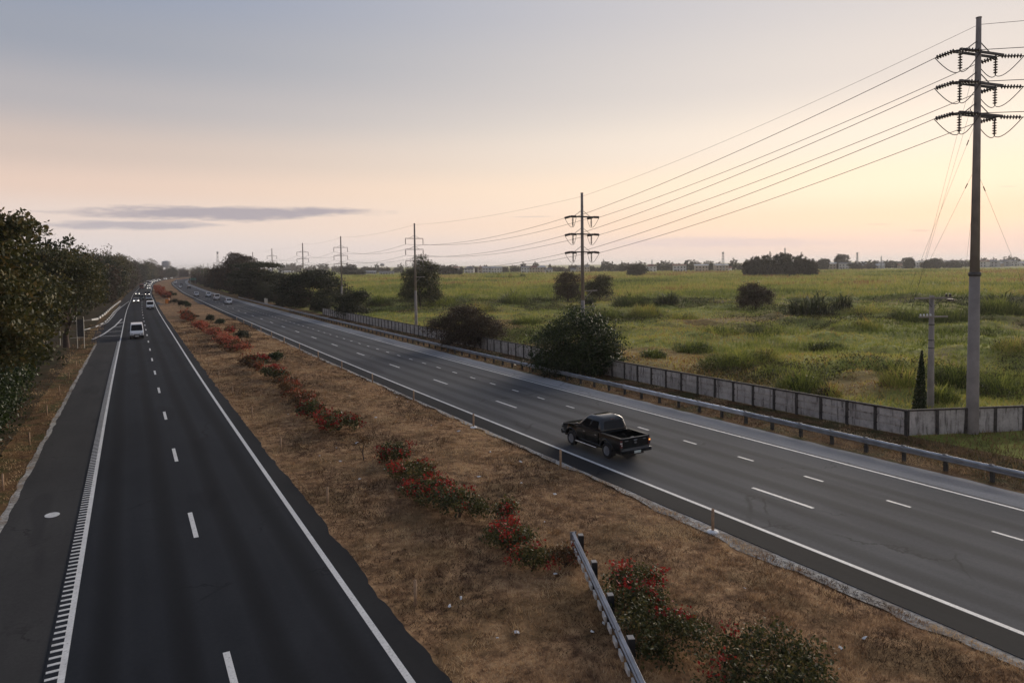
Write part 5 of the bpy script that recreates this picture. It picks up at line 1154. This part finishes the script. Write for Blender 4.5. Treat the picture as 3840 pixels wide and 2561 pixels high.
LV=[('van',m_carw,'nearest white van on the left carriageway driving towards the camera','van',.45,116.5,True,False),
('boxvan',m_carw,'white utility van in the inner lane behind the nearest van','van',3.75,206,True,False),
('sedan',m_carw,'white sedan with lit headlights in the outer lane','car',.2,254,True,True),
('suv',m_cargr,'dark green car between the lanes beside the silver pickup','car',1.6,281,True,False),
('pickup',m_carg,'silver pickup in the inner lane of the left carriageway','pickup truck',3.9,273,True,False),
('suv',m_cardk,'black car with lit headlights behind the silver pickup','car',3.9,330,True,True),
('sedan',m_carg,'grey car with one bright headlight behind the white sedan','car',.2,340,True,True),
('truck',m_carred,'maroon truck in the outer lane of the left carriageway','truck',.2,460,True,False),
('suv',m_carw,'white car with glaring headlights in the inner lane far off','car',3.9,452,True,True),
('bus',m_carg,'pale bus far along the left carriageway','bus',2.0,610,True,True)]
for k,p,l,c,off,Y,tw_,lit in LV: vehicle(k,p,l,c,off,Y,tw_,lit,name={'boxvan':'utility_van'}.get(k,k) if k!='suv' else 'car',dark_low=True)
rnd=random.Random(12)
for i in range(16):
    vehicle(rnd.choice(['sedan','suv','van']),rnd.choice([m_carw,m_carw,m_carw,m_carg]),'tiny distant car with headlights in the far queue of traffic','car',(.2,3.8)[i%2]+rnd.uniform(-.2,.2),500+i*26+rnd.uniform(-6,6),True,True,name='car')['group']='distant queue of oncoming traffic'
RV=[('suv',m_carw,'white car nearest of the far group on the right carriageway','car',24.3,217),('van',m_carw,'tall white van second of the far group on the right carriageway','van',24.3,253),('suv',m_carw,'white car with dark lower body third in the far right group','car',24.5,289),('pickup',m_carw,'white pickup in the inner lane of the right carriageway','pickup truck',21.0,300),('suv',m_cardk,'black car far along the right carriageway','car',24.6,438),('sedan',m_carw,'white sedan in the inner lane far along the right carriageway','car',21.0,466),('sedan',m_cardk,'dark sedan beyond the white one on the right carriageway','car',24.0,545),('suv',m_carw,'pale car near the bend of the right carriageway','car',21.2,620),('sedan',m_carw,'farthest pale car on the bend of the right carriageway','car',21.0,740)]
for k,p,l,c,off,Y in RV: vehicle(k,p,l,c,off,Y,False,name='car' if k in('suv','sedan') else k)
# ------------------------------------------------------------------ signs
x,y,z=R3(-5.95,104.3); z=ground(x,y); root=thing('road_sign','roadside sign on two white posts beside the forked tree','sign',(x,y,z))
for s_ in (-.38,.38): mb=MB();mb.tube([(s_,0,-.3),(s_,0,4.1)],.045,8);O('post',mb.me('post',[m_stakew]),root)
ibox('panel',simple('sign_back',(.06,.058,.055),.6,.2,.2,3),root,-.36,.36,-.02,.02,1.55,3.75); ibox('crossbar',m_stakew,root,-1.15,.40,-.05,-.03,1.38,1.44)
x,y,z=R3(-8.4,108); z=ground(x,y)
for i,(off,Y) in enumerate([(-8.6,109.5),(-10.2,110.5)]):
    x,y,_=R3(off,Y); mb=MB();mb.tube([(0,0,-.2),(0,0,2.4)],.05,8); tag(O('white_post',mb.me('white_post',[m_stakew]),None,(x,y,ground(x,y))),['white post left behind the forked tree','second white post left behind the forked tree'][i],'post')
m_orange=simple('orange_sheet',(.75,.24,.03),.6,0,.1,4)
x,y,_=R3(8.5,229); root=thing('warning_sign','orange warning sign at the median crossing','sign',(x,y,ground(x,y)))
ibox('panel',m_orange,root,-.5,.5,-.02,.02,.35,1.55); ibox('leg',m_arm,root,-.42,-.36,-.05,.05,0,1.0); ibox('leg',m_arm,root,.36,.42,-.05,.05,0,1.0)
x,y,_=R3(9.8,255); root=thing('traffic_cone','small orange cone beyond the median crossing','cone',(x,y,ground(x,y)))
mb=MB();mb.lathe([(.38,0),(.38,.06),(.30,.07),(.08,1.3)],12);O('cone',mb.me('cone',[m_orange],True),root); mb=MB();mb.lathe([(.235,.5),(.18,.75)],12);O('band',mb.me('band',[m_white],True),root)
x,y,_=R3(33.6,600); root=thing('road_sign','far green road sign board right of the bend','sign',(x,y,ground(x,y)))
ibox('panel',simple('sign_green',(.02,.13,.09),.5,0,.1,2),root,-2.6,2.6,-.05,.05,2.6,4.6); ibox('post',m_steel,root,-1.8,-1.6,-.1,.1,-.3,4.6); ibox('post',m_steel,root,1.6,1.8,-.1,.1,-.3,4.6)
x,y,_=R3(34.2,212); root=thing('picket_barrier','white picket barrier on the verge before the flat-topped tree','barrier',(x,y,ground(x,y)))
for i in range(9): ibox('picket',m_stakew,root,-.06,.06,-2.4+i*.6,-2.25+i*.6,-.2,1.5+(.15 if i%3==0 else 0))
for zz in (.6,1.2): ibox('rail',m_stakew,root,-.10,-.062,-2.5,2.7,zz,zz+.1)
# ------------------------------------------------------------------ distant buildings
m_hw=[simple('house_wall_white',(.62,.60,.57),.9,0,.1,.3),simple('house_wall_cream',(.52,.44,.34),.9,0,.1,.3),simple('house_wall_grey',(.38,.38,.39),.9,0,.1,.3)]
m_rf=[simple('roof_grey',(.16,.16,.17),.8,0,.2,.4),simple('roof_rust',(.22,.10,.07),.8,0,.2,.4),simple('roof_pale',(.5,.5,.5),.7,0,.1,.4)]
m_win=glassm('window_dark',(.02,.022,.026),.2)
def house_parts(w,d,h,rh,nwin,hipped):
    mb=MB();mb.box(-w/2,w/2,-d/2,d/2,-1,h); wm=mb.me('wall',[m_hw[0]])
    e=.5
    if hipped: V=[(-w/2-e,-d/2-e,h),(w/2+e,-d/2-e,h),(w/2+e,d/2+e,h),(-w/2-e,d/2+e,h),(-w/2+d*.4,0,h+rh),(w/2-d*.4,0,h+rh)];F=[(0,1,5,4),(1,2,5),(2,3,4,5),(3,0,4),(3,2,1,0)]
    else: V=[(-w/2-e,-d/2-e,h),(w/2+e,-d/2-e,h),(w/2+e,d/2+e,h),(-w/2-e,d/2+e,h),(-w/2-e,0,h+rh),(w/2+e,0,h+rh)];F=[(0,1,5,4),(1,2,5),(2,3,4,5),(3,0,4),(3,2,1,0)]
    rm=mesh('roof',V,F,[m_rf[0]])
    wb=MB();wb.box(-.6,.6,-.06,.06,-.65,.65);wi=wb.me('window',[m_win]); db=MB();db.box(-.5,.5,-.06,.06,0,2.1);dm=db.me('door',[m_arm])
    return wm,rm,wi,dm,(w,d,h,nwin)
HV=[house_parts(11,8,6.2,2.0,3,True),house_parts(9,8,3.4,1.8,2,False),house_parts(13,9,6.4,1.4,4,False)]
def house(label,x,y,v,rz,wc,rc,group):
    wm,rm,wi,dm,(w,d,h,nw)=HV[v]; root=thing('house',label,'house',(x,y,ground(x,y)),rz,group)
    o=O('wall',wm,root); o.material_slots[0].link='OBJECT'; o.material_slots[0].material=m_hw[wc]
    o=O('roof',rm,root); o.material_slots[0].link='OBJECT'; o.material_slots[0].material=m_rf[rc]
    for fl in range(2 if h>5 else 1):
        for k in range(nw): O('window',wi,root,(-w/2+w*(k+.5)/nw,-d/2-.03,1.7+fl*2.9))
    O('door',dm,root,(w*.5/nw+.0-w/2+1.3,-d/2-.03,0))
rnd=random.Random(21)
u=1905.
while u<2385:
    x,y=pxg(u,vfar(u)+1.0-rnd.uniform(0,3.0)); face=math.atan2(y,x)-math.pi/2
    house('pale small house in the distant row behind the right field',x,y,rnd.randrange(3),face+rnd.uniform(-.5,.5),rnd.choice([0,0,1,2]),rnd.choice([0,0,1,2]),'distant houses behind the field')
    u+=rnd.uniform(10,20)
for u in (1025,1042,1078,1108,1120,1139,1210,1228,1245,1258,1320,1338,1495,1560,1610,1655,1668):
    x,y=pxg(u,vfar(u)+.5); house('small house among the far trees in the middle distance',x,y,rnd.randrange(3),math.atan2(y,x)-math.pi/2+rnd.uniform(-.4,.4),rnd.choice([0,0,1]),rnd.choice([0,1,2]),'distant houses among the trees')
def shed(label,u,v,w,h,cw=0,cr=2):
    x,y=pxg(u,v);k=mpd(x,y); root=thing('shed',label,'shed',(x,y,ground(x,y)),math.atan2(y,x)-math.pi/2); W=w*k;H=h*k;D=W*.4
    mb=MB();mb.box(-W/2,W/2,0,D,-1,H*.7);O('wall',mb.me('wall',[m_hw[cw]]),root)
    V=[(-W/2-.5,-.5,H*.7),(W/2+.5,-.5,H*.7),(W/2+.5,D+.5,H*.7),(-W/2-.5,D+.5,H*.7),(-W/2-.5,D/2,H),(W/2+.5,D/2,H)];O('roof',mesh('roof',V,[(0,1,5,4),(1,2,5),(2,3,4,5),(3,0,4),(3,2,1,0)],[m_rf[cr]]),root)
    for i in range(5): ibox('door',m_arm,root,-W*.4+i*W*.18,-W*.4+i*W*.18+W*.07,-.06,.0,0,H*.45)
shed('long low white shed between the far poles on the left',657,627,34,5); shed('small white building behind the sixth power pole',622,632,9,14,0,2); shed('grey factory shed right of the large rounded tree',850,630,26,6,2,2); shed('long grey shed at the far field edge',888,631,34,7,2,0); shed('pale depot with a light roof beside the far tree line',1470,624,26,9,0,2)
def mast(label,u,v,vt,w,lat=True,tank=False,col=None):
    x,y=pxg(u,v);k=mpd(x,y);H=(v-vt)*k; root=thing('mast' if not tank else 'water_tank',label,'mast' if not tank else 'water tank',(x,y,ground(x,y))); m2=col or m_steel; W=w*k/2
    mb=MB()
    for sx in (-1,1):
        for sy in (-1,1): mb.tube([(sx*W,sy*W,-.5),(sx*W*.45,sy*W*.45,H)],.22,4)
    O('leg',mb.me('leg',[m2]),root); mb=MB(); n=7
    for i in range(n):
        z0=H*i/n;z1=H*(i+1)/n;a=W*(1-.55*i/n);b=W*(1-.55*(i+1)/n)
        for sx,sy,tx,ty in((-1,-1,1,-1),(1,-1,1,1),(1,1,-1,1),(-1,1,-1,-1)): mb.tube([(sx*a,sy*a,z0),(tx*b,ty*b,z1)],.12,4)
    O('bracing',mb.me('bracing',[m2]),root)
    if tank: mb=MB();mb.lathe([(W*1.2,H),(W*1.3,H*1.02),(W*1.3,H*1.25),(W*.3,H*1.34)],12);O('tank',mb.me('tank',[m_hw[2]],True),root)
    else: mb=MB();mb.box(-W*.7,W*.7,-W*.7,W*.7,H*.9,H*.97);O('antenna',mb.me('antenna',[m2]),root)
mast('hazy lattice mast behind the tall spreading roadside tree',501,637,577,5); mast('lattice mast behind the far tree line left of the dark clump',1660,626,580,5); mast('thin mast behind the dark clump of field trees',1802,623,571,3); mast('mast above the far trees right of the clump',1968,619,581,4); mast('small elevated water tank above the far sheds',878,629,612,8,tank=True,col=m_stakew); mast('thin mast above the left part of the far tree line',1497,626,598,3); mast('faint thin mast above the distant houses',2023,618,590,2)
# big pale water tower at the end of the road
x,y=54.5,1270.; root=thing('water_tower','big pale water tower beyond the end of the highway','water tower',(x,y,ground(x,y)))
mb=MB();mb.lathe([(6.6,13.4),(6.9,14.2),(6.9,22.0),(6.2,23.4),(1.2,24.6)],24);O('tank',mb.me('tank',[m_hw[2]],True),root)
for k in range(6):
    a=k*math.pi/3+.3; mb=MB();mb.tube([(6.2*math.cos(a),6.2*math.sin(a),-1),(6.2*math.cos(a),6.2*math.sin(a),13.6)],.45,6);O('leg',mb.me('leg',[m_hw[2]]),root)
mb=MB();mb.tube([(0,0,-1),(0,0,13.6)],1.6,10);O('riser',mb.me('riser',[m_hw[2]]),root)
# ------------------------------------------------------------------ haze
hb=MB();hb.box(-5400,7600,-120,8200,-8,34)
hz=O('haze',hb.me('haze',[]),kind='stuff'); mh=bpy.data.materials.new('haze_air'); mh.use_nodes=True; t=mh.node_tree
for nd in list(t.nodes):
    if nd.type!='OUTPUT_MATERIAL': t.nodes.remove(nd)
pv=t.nodes.new('ShaderNodeVolumePrincipled'); pv.inputs['Color'].default_value=(.86,.84,.86,1); pv.inputs['Density'].default_value=.00014; pv.inputs['Anisotropy'].default_value=.3
t.links.new(pv.outputs[0],t.nodes['Material Output'].inputs['Volume']); hz.data.materials.append(mh)
hz['label']='thin pale evening haze over the whole plain'; hz['category']='haze'
